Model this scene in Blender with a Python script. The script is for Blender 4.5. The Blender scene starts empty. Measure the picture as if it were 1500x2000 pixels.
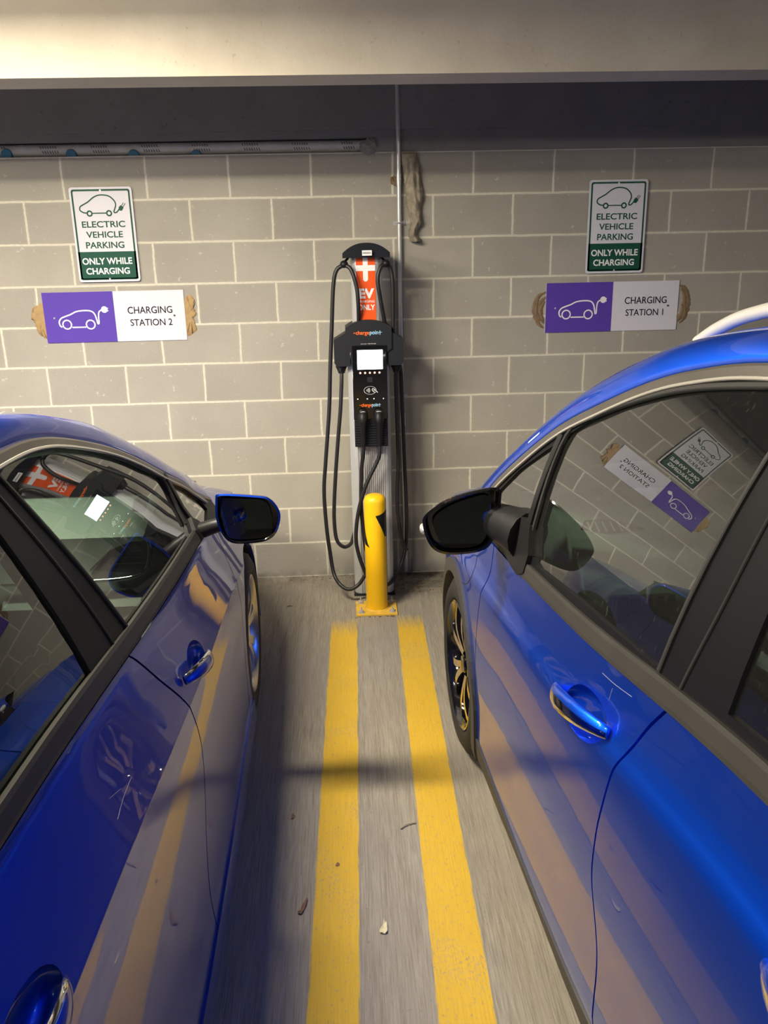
import bpy, bmesh, math, random
from mathutils import Vector, Matrix
random.seed(7)
PI = math.pi
scn = bpy.context.scene
COL = scn.collection

# ------------------------------------------------------------ camera
F_PX = 1601.13
PITCH, YAW, ROLL, CAM_H, WALL_Y = 0.298422, 0.041565, -0.02088, 1.72385, 4.39907
X0 = 0.261307          # phase of the block joints
cd = bpy.data.cameras.new('camera'); cam = bpy.data.objects.new('camera', cd); COL.objects.link(cam)
cd.sensor_fit = 'VERTICAL'; cd.sensor_height = 24.0; cd.sensor_width = 18.0
cd.lens = F_PX/2000*24.0; cd.clip_start = 0.02
cp, sp = math.cos(PITCH), math.sin(PITCH); cy_, sy_ = math.cos(YAW), math.sin(YAW)
fw = Vector((sy_*cp, cy_*cp, -sp)); rt = Vector((cy_, -sy_, 0)); up = rt.cross(fw)
r2 = rt*math.cos(ROLL)+up*math.sin(ROLL); u2 = -rt*math.sin(ROLL)+up*math.cos(ROLL)
cam.matrix_world = Matrix(((r2.x, u2.x, -fw.x, 0), (r2.y, u2.y, -fw.y, 0), (r2.z, u2.z, -fw.z, CAM_H), (0, 0, 0, 1)))
scn.camera = cam

# ------------------------------------------------------------ world, lights, exposure
w = bpy.data.worlds.new('world'); scn.world = w; w.use_nodes = True
bg = w.node_tree.nodes['Background']; bg.inputs[0].default_value = (0.54, 0.57, 0.70, 1); bg.inputs[1].default_value = 0.23
scn.view_settings.view_transform = 'Standard'; scn.view_settings.look = 'None'
scn.view_settings.gamma = 1; scn.view_settings.use_curve_mapping = False
scn.view_settings.exposure = 0.0
LIGHTS = [   # x, y, z, length, watts, colour, label
    (-1.05, 2.25, 2.56, 0.75, 114, (1.0, 0.89, 0.69)),
    (2.60, 0.10, 2.58, 1.2, 8, (1.0, 0.93, 0.80)),
    (-1.25, -0.45, 2.58, 0.75, 62, (1.0, 0.91, 0.76)),
    (-2.75, 1.60, 2.56, 1.2, 170, (1.0, 0.90, 0.72)),
]
for i, (x, y, z, ln, wt, c) in enumerate(LIGHTS):
    ld = bpy.data.lights.new('tube_light', 'AREA'); ld.shape = 'RECTANGLE'; ld.size = ln; ld.size_y = 0.13
    ld.energy = wt; ld.color = c
    lo = bpy.data.objects.new('tube_light', ld); COL.objects.link(lo); lo.location = (x, y, z-0.004)

# ------------------------------------------------------------ materials
MATS = {}
def newmat(name):
    m = bpy.data.materials.new(name); m.use_nodes = True; MATS[name] = m
    return m, m.node_tree, m.node_tree.nodes['Principled BSDF']
def setin(b, **k):
    for n, v in k.items():
        n = n.replace('_', ' ')
        if isinstance(v, tuple) and len(v) == 3: v = v+(1,)
        b.inputs[n].default_value = v
def mat(name, col, rough=0.5, metal=0.0, noise=0.0, nscale=20, coat=0, bump=0, spec=0.5, emis=None, coat_rough=0.03):
    m, nt, b = newmat(name)
    setin(b, Base_Color=col, Roughness=rough, Metallic=metal)
    b.inputs['Coat Weight'].default_value = coat; b.inputs['Coat Roughness'].default_value = coat_rough
    b.inputs['Specular IOR Level'].default_value = spec
    if emis: b.inputs['Emission Color'].default_value = emis[0]+(1,); b.inputs['Emission Strength'].default_value = emis[1]
    if noise or bump:
        tc = nt.nodes.new('ShaderNodeTexCoord'); nz = nt.nodes.new('ShaderNodeTexNoise')
        nz.inputs['Scale'].default_value = nscale; nz.inputs['Detail'].default_value = 4
        nt.links.new(tc.outputs['Object'], nz.inputs['Vector'])
        if noise:
            mx = nt.nodes.new('ShaderNodeMix'); mx.data_type = 'RGBA'
            mx.inputs[6].default_value = tuple(max(0, c*(1-noise)) for c in col)+(1,)
            mx.inputs[7].default_value = tuple(min(1, c*(1+noise)) for c in col)+(1,)
            nt.links.new(nz.outputs['Fac'], mx.inputs[0]); nt.links.new(mx.outputs[2], b.inputs['Base Color'])
        if bump:
            bp = nt.nodes.new('ShaderNodeBump'); bp.inputs['Strength'].default_value = bump; bp.inputs['Distance'].default_value = 0.002
            nt.links.new(nz.outputs['Fac'], bp.inputs['Height']); nt.links.new(bp.outputs[0], b.inputs['Normal'])
    return m
class NT:
    """small node builder"""
    def __init__(s, nt): s.nt = nt
    def n(s, typ, **kw):
        nd = s.nt.nodes.new(typ)
        for k, v in kw.items(): setattr(nd, k, v)
        return nd
    def l(s, a, b): s.nt.links.new(a, b)
    def math(s, op, a, b=None, clamp=False):
        nd = s.n('ShaderNodeMath', operation=op, use_clamp=clamp)
        for i, v in enumerate((a, b)):
            if v is None: continue
            if isinstance(v, (int, float)): nd.inputs[i].default_value = v
            else: s.l(v, nd.inputs[i])
        return nd.outputs[0]
    def mapping(s, vec, scale=(1, 1, 1), loc=(0, 0, 0)):
        nd = s.n('ShaderNodeMapping'); s.l(vec, nd.inputs['Vector']); nd.inputs['Scale'].default_value = scale; nd.inputs['Location'].default_value = loc
        return nd.outputs[0]
    def noise(s, vec, scale, detail=4, rough=0.5):
        nd = s.n('ShaderNodeTexNoise'); s.l(vec, nd.inputs['Vector']); nd.inputs['Scale'].default_value = scale
        nd.inputs['Detail'].default_value = detail; nd.inputs['Roughness'].default_value = rough
        return nd.outputs['Fac']
    def ramp(s, fac, p0, p1):
        nd = s.n('ShaderNodeMapRange'); s.l(fac, nd.inputs[0]); nd.inputs[1].default_value = p0; nd.inputs[2].default_value = p1
        return nd.outputs[0]
    def mix(s, fac, a, b, mode='MIX'):
        nd = s.n('ShaderNodeMix', data_type='RGBA', blend_type=mode)
        if isinstance(fac, (int, float)): nd.inputs[0].default_value = fac
        else: s.l(fac, nd.inputs[0])
        for i, v in ((6, a), (7, b)):
            if isinstance(v, tuple): nd.inputs[i].default_value = v+(1,)
            else: s.l(v, nd.inputs[i])
        return nd.outputs[2]
    def bump(s, h, strength, dist, normal=None):
        nd = s.n('ShaderNodeBump'); s.l(h, nd.inputs['Height']); nd.inputs['Strength'].default_value = strength; nd.inputs['Distance'].default_value = dist
        if normal: s.l(normal, nd.inputs['Normal'])
        return nd.outputs[0]

def mat_block():
    m, nt, b = newmat('concrete_block'); N = NT(nt)
    tc = N.n('ShaderNodeTexCoord').outputs['Object']
    sx = N.n('ShaderNodeSeparateXYZ'); N.l(tc, sx.inputs[0])
    wob = N.math('MULTIPLY', N.math('SUBTRACT', N.noise(tc, 7, 3), 0.5), 0.010)
    wob2 = N.math('MULTIPLY', N.math('SUBTRACT', N.noise(tc, 45, 2), 0.5), 0.005)
    x = N.math('ADD', sx.outputs[0], N.math('ADD', wob, wob2)); z = N.math('ADD', sx.outputs[2], N.math('MULTIPLY', N.math('ADD', wob, wob2), 0.6))
    row = N.math('FLOOR', N.math('DIVIDE', z, 0.2032))
    odd = N.math('MODULO', row, 2.0)
    xs = N.math('ADD', N.math('SUBTRACT', x, X0), N.math('MULTIPLY', odd, 0.2032))
    xs = N.math('ADD', xs, 40*0.4064)
    fx = N.math('FRACT', N.math('DIVIDE', xs, 0.4064)); fz = N.math('FRACT', N.math('DIVIDE', z, 0.2032))
    dx = N.math('MULTIPLY', N.math('MINIMUM', fx, N.math('SUBTRACT', 1.0, fx)), 0.4064)
    dz = N.math('MULTIPLY', N.math('MINIMUM', fz, N.math('SUBTRACT', 1.0, fz)), 0.2032)
    d = N.math('MINIMUM', dx, dz)
    joint = N.math('SUBTRACT', 1.0, N.ramp(d, 0.0040, 0.0068))
    edge = N.math('MULTIPLY', N.math('SUBTRACT', 1.0, N.ramp(d, 0.006, 0.018)), 0.25)
    # tone of each block
    cb = N.n('ShaderNodeCombineXYZ'); N.l(N.math('FLOOR', N.math('DIVIDE', xs, 0.4064)), cb.inputs[0]); N.l(row, cb.inputs[1])
    wn = N.n('ShaderNodeTexWhiteNoise', noise_dimensions='2D'); N.l(cb.outputs[0], wn.inputs['Vector'])
    c = N.mix(wn.outputs['Value'], (0.330, 0.312, 0.275), (0.385, 0.364, 0.318))
    c = N.mix(N.math('MULTIPLY', N.ramp(N.noise(tc, 260, 3, .7), .35, .7), .35), c, (0.50, 0.48, 0.43))
    c = N.mix(N.math('MULTIPLY', N.ramp(N.noise(tc, 3, 5), .35, .75), .35), c, (0.25, 0.235, 0.21))
    c = N.mix(N.math('MULTIPLY', N.ramp(N.noise(tc, 34, 2), .70, .76), .5), c, (0.58, 0.56, 0.49))
    c = N.mix(edge, c, (0.44, 0.42, 0.36))
    mort = N.mix(N.noise(tc, 60, 3), (0.52, 0.49, 0.41), (0.72, 0.69, 0.59))
    c = N.mix(joint, c, mort)
    # dust and grime on the lowest centimetres
    low = N.math('MULTIPLY', N.math('SUBTRACT', 1.0, N.ramp(sx.outputs[2], 0.0, 0.05)), N.ramp(N.noise(tc, 22, 4), .35, .65))
    c = N.mix(N.math('MULTIPLY', low, .6), c, (0.13, 0.115, 0.095))
    N.l(c, b.inputs['Base Color']); b.inputs['Roughness'].default_value = 0.95; b.inputs['Specular IOR Level'].default_value = 0.2
    h = N.math('ADD', N.math('MULTIPLY', joint, 0.8), N.math('MULTIPLY', N.noise(tc, 240, 3, .7), 0.5))
    N.l(N.bump(h, 0.5, 0.0025), b.inputs['Normal'])
    return m
def mat_floor():
    m, nt, b = newmat('broomed_concrete'); N = NT(nt)
    tc = N.n('ShaderNodeTexCoord').outputs['Object']
    st = N.noise(N.mapping(tc, (210, 7, 1)), 1.0, 5, .7)
    st2 = N.noise(N.mapping(tc, (34, 1.2, 1)), 1.0, 3, .6)
    c = N.mix(N.ramp(st, .36, .64), (0.205, 0.183, 0.148), (0.355, 0.320, 0.258))
    c = N.mix(N.math('MULTIPLY', N.ramp(st2, .4, .7), .3), c, (0.46, 0.43, 0.38))
    c = N.mix(N.math('MULTIPLY', N.ramp(N.noise(tc, 2.2, 5), .40, .68), .4), c, (0.25, 0.222, 0.205))
    c = N.mix(N.math('MULTIPLY', N.ramp(N.noise(tc, 75, 3, .7), .62, .72), .45), c, (0.12, 0.11, 0.10))
    sx = N.n('ShaderNodeSeparateXYZ'); N.l(tc, sx.inputs[0])
    # dirt gathered where floor and wall meet, darkest right of the charger
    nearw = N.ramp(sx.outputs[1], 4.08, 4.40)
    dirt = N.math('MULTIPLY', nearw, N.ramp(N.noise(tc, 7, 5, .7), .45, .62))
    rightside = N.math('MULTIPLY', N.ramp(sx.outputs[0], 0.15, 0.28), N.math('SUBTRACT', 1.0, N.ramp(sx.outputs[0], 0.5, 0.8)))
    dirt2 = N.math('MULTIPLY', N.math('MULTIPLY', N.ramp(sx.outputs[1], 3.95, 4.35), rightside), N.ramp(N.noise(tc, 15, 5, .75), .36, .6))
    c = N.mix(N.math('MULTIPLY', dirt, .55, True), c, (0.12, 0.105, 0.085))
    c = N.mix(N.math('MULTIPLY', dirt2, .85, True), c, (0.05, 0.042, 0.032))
    N.l(c, b.inputs['Base Color']); b.inputs['Roughness'].default_value = 0.9; b.inputs['Specular IOR Level'].default_value = 0.25
    N.l(N.bump(st, 0.7, 0.003), b.inputs['Normal'])
    return m
def mat_paint_line():
    m, nt, b = newmat('worn_yellow_floor_paint'); N = NT(nt)
    tc = N.n('ShaderNodeTexCoord').outputs['Object']
    uv = N.n('ShaderNodeUVMap').outputs[0]
    sx = N.n('ShaderNodeSeparateXYZ'); N.l(uv, sx.inputs[0])
    st = N.noise(N.mapping(tc, (210, 7, 1)), 1.0, 5, .7)
    conc = N.mix(N.ramp(st, .36, .64), (0.205, 0.183, 0.148), (0.355, 0.320, 0.258))
    y = N.mix(N.noise(tc, 9, 4), (0.78, 0.47, 0.012), (0.90, 0.60, 0.03))
    y = N.mix(N.math('MULTIPLY', N.ramp(N.noise(tc, 5, 5, .6), .5, .75), .45), y, (0.60, 0.42, 0.09))
    y = N.mix(N.math('MULTIPLY', N.ramp(st, .3, .62), .28), (0.55, 0.35, 0.03), y)
    # uv.x 0..1 across, uv.y metres along
    ex = N.math('MINIMUM', sx.outputs[0], N.math('SUBTRACT', 1.0, sx.outputs[0]))
    ragged = N.math('ADD', N.ramp(ex, 0.0, 0.09), N.math('MULTIPLY', N.math('SUBTRACT', st, .5), 1.3))
    cover = N.ramp(ragged, 0.22, 0.5)
    endf = N.ramp(N.math('ADD', sx.outputs[1], N.math('MULTIPLY', N.math('SUBTRACT', st, .5), .30)), 0.0, 0.16)
    cover = N.math('MULTIPLY', cover, endf)
    pits = N.math('SUBTRACT', 1.0, N.math('MULTIPLY', N.ramp(N.noise(N.mapping(tc, (2, 1, 1)), 70, 4, .75), .60, .64), .75))
    big = N.math('SUBTRACT', 1.0, N.math('MULTIPLY', N.math('MULTIPLY', N.ramp(N.noise(tc, 3.4, 2), .54, .62), N.ramp(N.noise(N.mapping(tc, (2, 1, 1)), 95, 4, .7), .54, .60)), .6))
    cover = N.math('MULTIPLY', N.math('MULTIPLY', cover, pits), big)
    N.l(N.mix(cover, conc, y), b.inputs['Base Color']); b.inputs['Roughness'].default_value = 0.75
    N.l(N.bump(st, 0.5, 0.003), b.inputs['Normal'])
    return m
def mat_concrete(name, c0, c1, pit=0.3):
    m, nt, b = newmat(name); N = NT(nt)
    tc = N.n('ShaderNodeTexCoord').outputs['Object']
    c = N.mix(N.ramp(N.noise(tc, 4, 6, .6), .3, .7), c0, c1)
    c = N.mix(N.math('MULTIPLY', N.ramp(N.noise(tc, 38, 3, .6), .66, .74), pit), c, tuple(v*.35 for v in c0))
    c = N.mix(N.math('MULTIPLY', N.ramp(N.noise(tc, 160, 3, .7), .4, .8), .2), c, c1)
    N.l(c, b.inputs['Base Color']); b.inputs['Roughness'].default_value = .85
    N.l(N.bump(N.noise(tc, 50, 5, .7), .35, .003), b.inputs['Normal'])
    return m
def mat_carpaint(name, col, flake, rough):
    m, nt, b = newmat(name); N = NT(nt)
    tc = N.n('ShaderNodeTexCoord').outputs['Object']
    v = N.n('ShaderNodeTexVoronoi'); N.l(tc, v.inputs['Vector']); v.inputs['Scale'].default_value = 900
    c = N.mix(N.math('MULTIPLY', N.noise(tc, 2.5, 4), .2), col, tuple(min(1, x*1.3+.02) for x in col))
    dust = N.math('MULTIPLY', N.ramp(N.noise(tc, 130, 3, .7), .66, .75), .10)
    c = N.mix(dust, c, (.45, .42, .38))
    N.l(c, b.inputs['Base Color'])
    setin(b, Roughness=rough, Metallic=flake)
    b.inputs['Coat Weight'].default_value = 1.0; b.inputs['Coat Roughness'].default_value = 0.012; b.inputs['Coat IOR'].default_value = 1.46
    return m
def mat_glass(name, tint, ior=1.55):
    m, nt, b = newmat(name); N = NT(nt); nt.nodes.remove(b)
    out = nt.nodes['Material Output']
    tr = N.n('ShaderNodeBsdfTransparent'); tr.inputs[0].default_value = tint+(1,)
    gl = N.n('ShaderNodeBsdfGlossy'); gl.inputs['Roughness'].default_value = 0.0; gl.inputs[0].default_value = (.95, .97, 1, 1)
    fr = N.n('ShaderNodeFresnel'); fr.inputs[0].default_value = ior
    mx = N.n('ShaderNodeMixShader'); N.l(N.math('MULTIPLY', fr.outputs[0], 1.7, True), mx.inputs[0]); N.l(tr.outputs[0], mx.inputs[1]); N.l(gl.outputs[0], mx.inputs[2])
    # dust film and dried wiper streaks
    tc = N.n('ShaderNodeTexCoord').outputs['Object']
    df = N.n('ShaderNodeBsdfDiffuse'); df.inputs[0].default_value = (.6, .6, .56, 1)
    st = N.math('MULTIPLY', N.ramp(N.noise(N.mapping(tc, (9, 9, 2.4)), 9, 4, .75), .62, .80), .10)
    mx2 = N.n('ShaderNodeMixShader'); N.l(N.math('ADD', st, 0.012), mx2.inputs[0]); N.l(mx.outputs[0], mx2.inputs[1]); N.l(df.outputs[0], mx2.inputs[2])
    N.l(mx2.outputs[0], out.inputs['Surface'])
    return m

M_BLOCK = mat_block(); M_FLOOR = mat_floor(); M_LINE = mat_paint_line()
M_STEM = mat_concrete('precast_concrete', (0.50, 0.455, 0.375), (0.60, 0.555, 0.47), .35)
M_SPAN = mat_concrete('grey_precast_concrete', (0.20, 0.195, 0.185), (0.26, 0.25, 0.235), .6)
M_BLUE = mat_carpaint('bright_blue_metallic', (0.001, 0.095, 0.82), 0.95, 0.45)
M_BLUE2 = mat_carpaint('deep_blue_metallic', (0.001, 0.044, 0.46), 0.95, 0.40)
M_GLASS = mat_glass('side_glass', (0.60, 0.72, 0.65))
M_REARGLASS = mat_glass('dark_rear_glass', (0.30, 0.37, 0.34))
M_SHIELD = mat_glass('windshield_glass', (0.80, 0.88, 0.84))
M_BLACK = mat('black_plastic', (0.010, 0.010, 0.011), 0.45, spec=.3)
M_GLOSSB = mat('gloss_black', (0.006, 0.006, 0.008), 0.08, coat=1)
M_SATIN = mat('satin_dark_pillar', (0.008, 0.008, 0.010), 0.42, spec=.12)
M_RUBBER = mat('rubber_seal', (0.010, 0.010, 0.010), 0.7)
M_TYRE = mat('tyre_rubber', (0.018, 0.017, 0.016), 0.75, noise=.3, nscale=30, bump=.3)
M_CLAD = mat('grey_black_cladding', (0.045, 0.043, 0.041), 0.6, bump=.3, nscale=220)
M_TRIM = mat('satin_grey_trim', (0.10, 0.092, 0.082), 0.38, metal=.4, noise=.25, nscale=9)
M_BELT = mat('dusty_dark_grey_trim', (0.036, 0.034, 0.031), 0.5, spec=.3, noise=.25, nscale=12)
M_PALE = mat('pale_bright_trim', (0.42, 0.40, 0.36), 0.3, metal=.3)
M_CHROME = mat('chrome', (0.80, 0.80, 0.82), 0.06, metal=1)
M_ALU = mat('brushed_aluminium', (0.56, 0.57, 0.59), 0.38, metal=.35)
M_SILVER = mat('silver_wheel', (0.50, 0.50, 0.51), 0.25, metal=.9)
M_MACH = mat('machined_rim_face', (0.82, 0.72, 0.60), 0.22, metal=1)
M_DARK = mat('dark_void', (0.006, 0.006, 0.006), 0.9)
M_DKGREY = mat('charcoal_plastic', (0.011, 0.013, 0.018), 0.5, spec=.35, bump=.15, nscale=300)
M_GALV = mat('galvanised_steel', (0.60, 0.61, 0.63), 0.30, metal=.5, noise=.15, nscale=30)
M_YEL = mat('yellow_bollard_paint', (0.90, 0.52, 0.004), 0.42, noise=.06, nscale=14, coat=.25)
M_YELD = mat('dusty_yellow_paint', (0.72, 0.45, 0.05), 0.7, noise=.35, nscale=25)
M_WHITE = mat('white_sign_face', (0.66, 0.66, 0.74), 0.45, spec=.3)
M_GREEN = mat('dark_green_ink', (0.003, 0.070, 0.043), 0.5, spec=.25)
M_PURP = mat('purple_ink', (0.095, 0.050, 0.38), 0.6, spec=.2)
M_INK = mat('dark_ink', (0.012, 0.012, 0.022), 0.7, spec=.1)
M_WHT = mat('white_ink', (0.85, 0.85, 0.88), 0.45)
M_ORANGE = mat('orange_decal', (0.85, 0.10, 0.012), 0.35, coat=.3)
M_ORINK = mat('orange_ink', (0.90, 0.16, 0.02), 0.5)
M_BLINK = mat('pale_blue_ink', (0.35, 0.62, 0.85), 0.5)
M_SCREEN = mat('lit_screen', (0.9, 0.95, 1), 0.3, emis=((0.72, 0.84, 1.0), 5.0))
M_LED = mat('white_led', (1, 1, 1), 0.3, emis=((0.75, 0.85, 1.0), 5.0))
M_REDLED = mat('pink_led', (1, .5, .4), 0.3, emis=((1.0, 0.45, 0.38), 1.2))
M_VIOLET = mat('violet_lit_plastic', (0.08, 0.07, 0.35), 0.3, emis=((0.16, 0.14, 0.75), 0.35))
M_CABLE = mat('black_cable_jacket', (0.014, 0.014, 0.016), 0.42)
M_TAN = mat('tan_adhesive', (0.36, 0.235, 0.10), 0.6, noise=.4, nscale=40)
M_BROWN = mat('brown_adhesive', (0.20, 0.135, 0.075), 0.6, noise=.4, nscale=40)
M_FOAM = mat('dirty_plastic_film', (0.30, 0.26, 0.20), 0.6, noise=.6, nscale=35, bump=.8)
M_PVC = mat('dusty_white_pipe', (0.50, 0.49, 0.50), 0.5, noise=.25, nscale=18)
M_BLUECAP = mat('blue_plastic', (0.03, 0.16, 0.28), 0.5)
M_LEAF = mat('brown_leaf', (0.20, 0.10, 0.06), 0.7, noise=.3, nscale=60)
M_LEAF2 = mat('pale_dry_leaf', (0.62, 0.55, 0.36), 0.7, noise=.2, nscale=60)
M_TWIG = mat('grey_twig', (0.34, 0.30, 0.22), 0.8)
M_SEAT = mat('dark_seat_cloth', (0.04, 0.042, 0.045), 0.85)
M_DASH = mat('pale_grey_dash', (0.12, 0.145, 0.13), 0.6, bump=.15, nscale=400)
M_LINER = mat('grey_headliner', (0.22, 0.23, 0.23), 0.9)
M_MIRROR = mat('mirror_glass', (0.30, 0.34, 0.36), 0.02, metal=1)
M_LAMPRED = mat('red_lamp_lens', (0.35, 0.01, 0.01), 0.1, coat=1)
M_LENS = mat('clear_lamp_lens', (0.75, 0.77, 0.8), 0.08, metal=.6, coat=1)
M_DIFF = mat('fixture_diffuser', (0.9, 0.9, 0.88), 0.4, emis=((1.0, 0.88, 0.66), 45.0))
M_WHITEPAINT = mat('white_enamel', (0.75, 0.75, 0.73), 0.4)
# ------------------------------------------------------------ helpers
def root(name, label, cat, loc, group=None):
    o = bpy.data.objects.new(name, None); COL.objects.link(o); o.location = loc; o.empty_display_size = .05
    o['label'] = label; o['category'] = cat
    if group: o['group'] = group
    return o
def top(o):
    while o.parent: o = o.parent
    return o
def obj(name, verts, faces, mats, parent=None, smooth=True, fm=None, normals=None, loc=None):
    """links one mesh object; verts are world coordinates"""
    if not isinstance(mats, (list, tuple)): mats = [mats]
    org = Vector(top(parent).location) if parent else Vector(loc or (0, 0, 0))
    me = bpy.data.meshes.new(name)
    me.from_pydata([tuple(Vector(v)-org) for v in verts], [], [tuple(f) for f in faces])
    for m in mats: me.materials.append(m)
    if fm: me.polygons.foreach_set('material_index', fm)
    me.polygons.foreach_set('use_smooth', [bool(smooth)]*len(me.polygons) if not isinstance(smooth, list) else smooth)
    me.update()
    if normals: me.normals_split_custom_set_from_vertices([tuple(n) for n in normals])
    o = bpy.data.objects.new(name, me); COL.objects.link(o)
    if parent: o.parent = parent
    else: o.location = org
    return o
def tag(o, label, cat, group=None):
    o['label'] = label; o['category'] = cat
    if group: o['group'] = group
    return o
def struct(o): o['kind'] = 'structure'; return o
class MB:
    """collects shapes for one mesh"""
    def __init__(s): s.v = []; s.f = []; s.m = []; s.sm = []
    def add(s, v, f, m=0, smooth=True):
        n = len(s.v); s.v += [Vector(p) for p in v]; s.f += [tuple(i+n for i in q) for q in f]; s.m += [m]*len(f); s.sm += [smooth]*len(f)
        return s
    def box(s, lo, hi, m=0, bev=0.0, rot=None, piv=None):
        bm = bmesh.new(); bmesh.ops.create_cube(bm, size=1)
        c = [(a+b)/2 for a, b in zip(lo, hi)]; d = [b-a for a, b in zip(lo, hi)]
        for v in bm.verts: v.co = Vector([v.co[i]*d[i]+c[i] for i in range(3)])
        if bev: bmesh.ops.bevel(bm, geom=bm.edges[:], offset=bev, segments=2, affect='EDGES', profile=.6)
        vs = [v.co.copy() for v in bm.verts]
        if rot is not None: vs = [rot @ (v-Vector(piv)) + Vector(piv) for v in vs]
        bm.verts.index_update()
        s.add(vs, [[v.index for v in f.verts] for f in bm.faces], m, False); bm.free(); return s
    def tube(s, pts, r, seg=12, m=0, caps=True, sub=6):
        P = spline(pts, sub) if sub else [Vector(p) for p in pts]
        n = len(P); rr = r if callable(r) else (lambda t: r)
        T = [(P[min(i+1, n-1)]-P[max(i-1, 0)]).normalized() for i in range(n)]
        ref = Vector((0, 0, 1)) if abs(T[0].z) < .9 else Vector((1, 0, 0))
        nrm = T[0].cross(ref).normalized(); vs = []; fs = []
        for i in range(n):
            nrm = (nrm-T[i]*nrm.dot(T[i])).normalized(); bn = T[i].cross(nrm)
            R = rr(i/(n-1))
            for k in range(seg):
                a = 2*PI*k/seg; vs.append(P[i]+nrm*math.cos(a)*R+bn*math.sin(a)*R)
        for i in range(n-1):
            for k in range(seg):
                k2 = (k+1) % seg; fs.append((i*seg+k, i*seg+k2, (i+1)*seg+k2, (i+1)*seg+k))
        s.add(vs, fs, m, True)
        if caps:
            s.add(vs[:seg], [tuple(range(seg))[::-1]], m, False); s.add(vs[-seg:], [tuple(range(seg))], m, False)
        return s
    def lathe(s, prof, c, axis, seg=48, m=0, fmz=None):
        """prof: (distance along axis, radius)"""
        ax = Vector(axis).normalized(); ref = Vector((0, 0, 1)) if abs(ax.z) < .9 else Vector((1, 0, 0))
        e1 = ax.cross(ref).normalized(); e2 = ax.cross(e1); c = Vector(c); vs = []; fs = []
        for (d, r) in prof:
            for k in range(seg):
                a = 2*PI*k/seg; vs.append(c+ax*d+(e1*math.cos(a)+e2*math.sin(a))*max(r, 1e-5))
        for i in range(len(prof)-1):
            for k in range(seg):
                k2 = (k+1) % seg; fs.append((i*seg+k, i*seg+k2, (i+1)*seg+k2, (i+1)*seg+k))
        return s.add(vs, fs, m, True)
    def sphere(s, c, r, m=0, sc=(1, 1, 1), seg=16):
        vs = []; fs = []; rg = seg//2
        for i in range(rg+1):
            t = PI*i/rg
            for k in range(seg):
                a = 2*PI*k/seg; vs.append(Vector(c)+Vector((math.sin(t)*math.cos(a)*r*sc[0], math.sin(t)*math.sin(a)*r*sc[1], math.cos(t)*r*sc[2])))
        for i in range(rg):
            for k in range(seg):
                k2 = (k+1) % seg; fs.append((i*seg+k, (i+1)*seg+k, (i+1)*seg+k2, i*seg+k2))
        return s.add(vs, fs, m, True)
    def prism(s, poly, fn, d0, d1, m=0, smooth=False):
        """poly: 2-D outline; fn(u, v, d) -> 3-D"""
        n = len(poly); vs = [fn(u, v, d0) for u, v in poly]+[fn(u, v, d1) for u, v in poly]
        s.add(vs, [tuple(range(n))[::-1], tuple(range(n, 2*n))], m, False)
        s.add(vs, [(i, (i+1) % n, n+(i+1) % n, n+i) for i in range(n)], m, smooth); return s
    def build(s, name, mats, parent=None, loc=None):
        o = obj(name, s.v, s.f, mats, parent, s.sm, s.m, loc=loc)
        if any(s.sm):
            bm = bmesh.new(); bm.from_mesh(o.data); bmesh.ops.remove_doubles(bm, verts=bm.verts, dist=1e-6)
            bmesh.ops.recalc_face_normals(bm, faces=bm.faces)
            for e in bm.edges:
                if len(e.link_faces) == 2 and e.calc_face_angle(0) > .75: e.smooth = False
            bm.to_mesh(o.data); bm.free()
        return o
def spline(pts, sub=6):
    P = [Vector(p) for p in pts]
    if len(P) < 3: return P
    out = []
    for i in range(len(P)-1):
        p0 = P[i-1] if i else P[0]*2-P[1]; p1 = P[i]; p2 = P[i+1]; p3 = P[i+2] if i+2 < len(P) else P[-1]*2-P[-2]
        for k in range(sub):
            t = k/sub
            out.append(0.5*((2*p1)+(p2-p0)*t+(2*p0-5*p1+4*p2-p3)*t*t+(3*p1-p0-3*p2+p3)*t**3))
    return out+[P[-1]]
def text2d(txt, box, bold=0.0, flip=False):
    """glyph outlines filled and fitted to box (u0, v0, u1, v1); returns verts, faces in 2-D"""
    cu = bpy.data.curves.new('glyphs', 'FONT'); cu.body = txt; cu.offset = bold; cu.resolution_u = 4
    to = bpy.data.objects.new('glyphs', cu); COL.objects.link(to)
    dg = bpy.context.evaluated_depsgraph_get(); me = bpy.data.meshes.new_from_object(to.evaluated_get(dg))
    vs = [(v.co.x, v.co.y) for v in me.vertices]; fs = [tuple(p.vertices) for p in me.polygons]
    bpy.data.objects.remove(to); bpy.data.curves.remove(cu); bpy.data.meshes.remove(me)
    x0, x1 = min(v[0] for v in vs), max(v[0] for v in vs); y0, y1 = min(v[1] for v in vs), max(v[1] for v in vs)
    u0, v0, u1, v1 = box
    return [(u0+(x-x0)/(x1-x0)*(u1-u0), v0+(y-y0)/(y1-y0)*(v1-v0)) for x, y in vs], fs
def stroke2d(pts, wd, closed=False, sub=5, straight=False):
    P = [Vector((p[0], p[1], 0)) for p in pts]
    if closed: P = P+[P[0]]
    if not straight: P = spline(P, sub)
    n = len(P); vs = []; fs = []
    for i in range(n):
        t = (P[min(i+1, n-1)]-P[max(i-1, 0)]).normalized(); nn = Vector((-t.y, t.x, 0))*wd/2
        vs += [tuple((P[i]+nn)[:2]), tuple((P[i]-nn)[:2])]
    for i in range(n-1): fs.append((2*i, 2*i+1, 2*i+3, 2*i+2))
    return vs, fs
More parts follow.
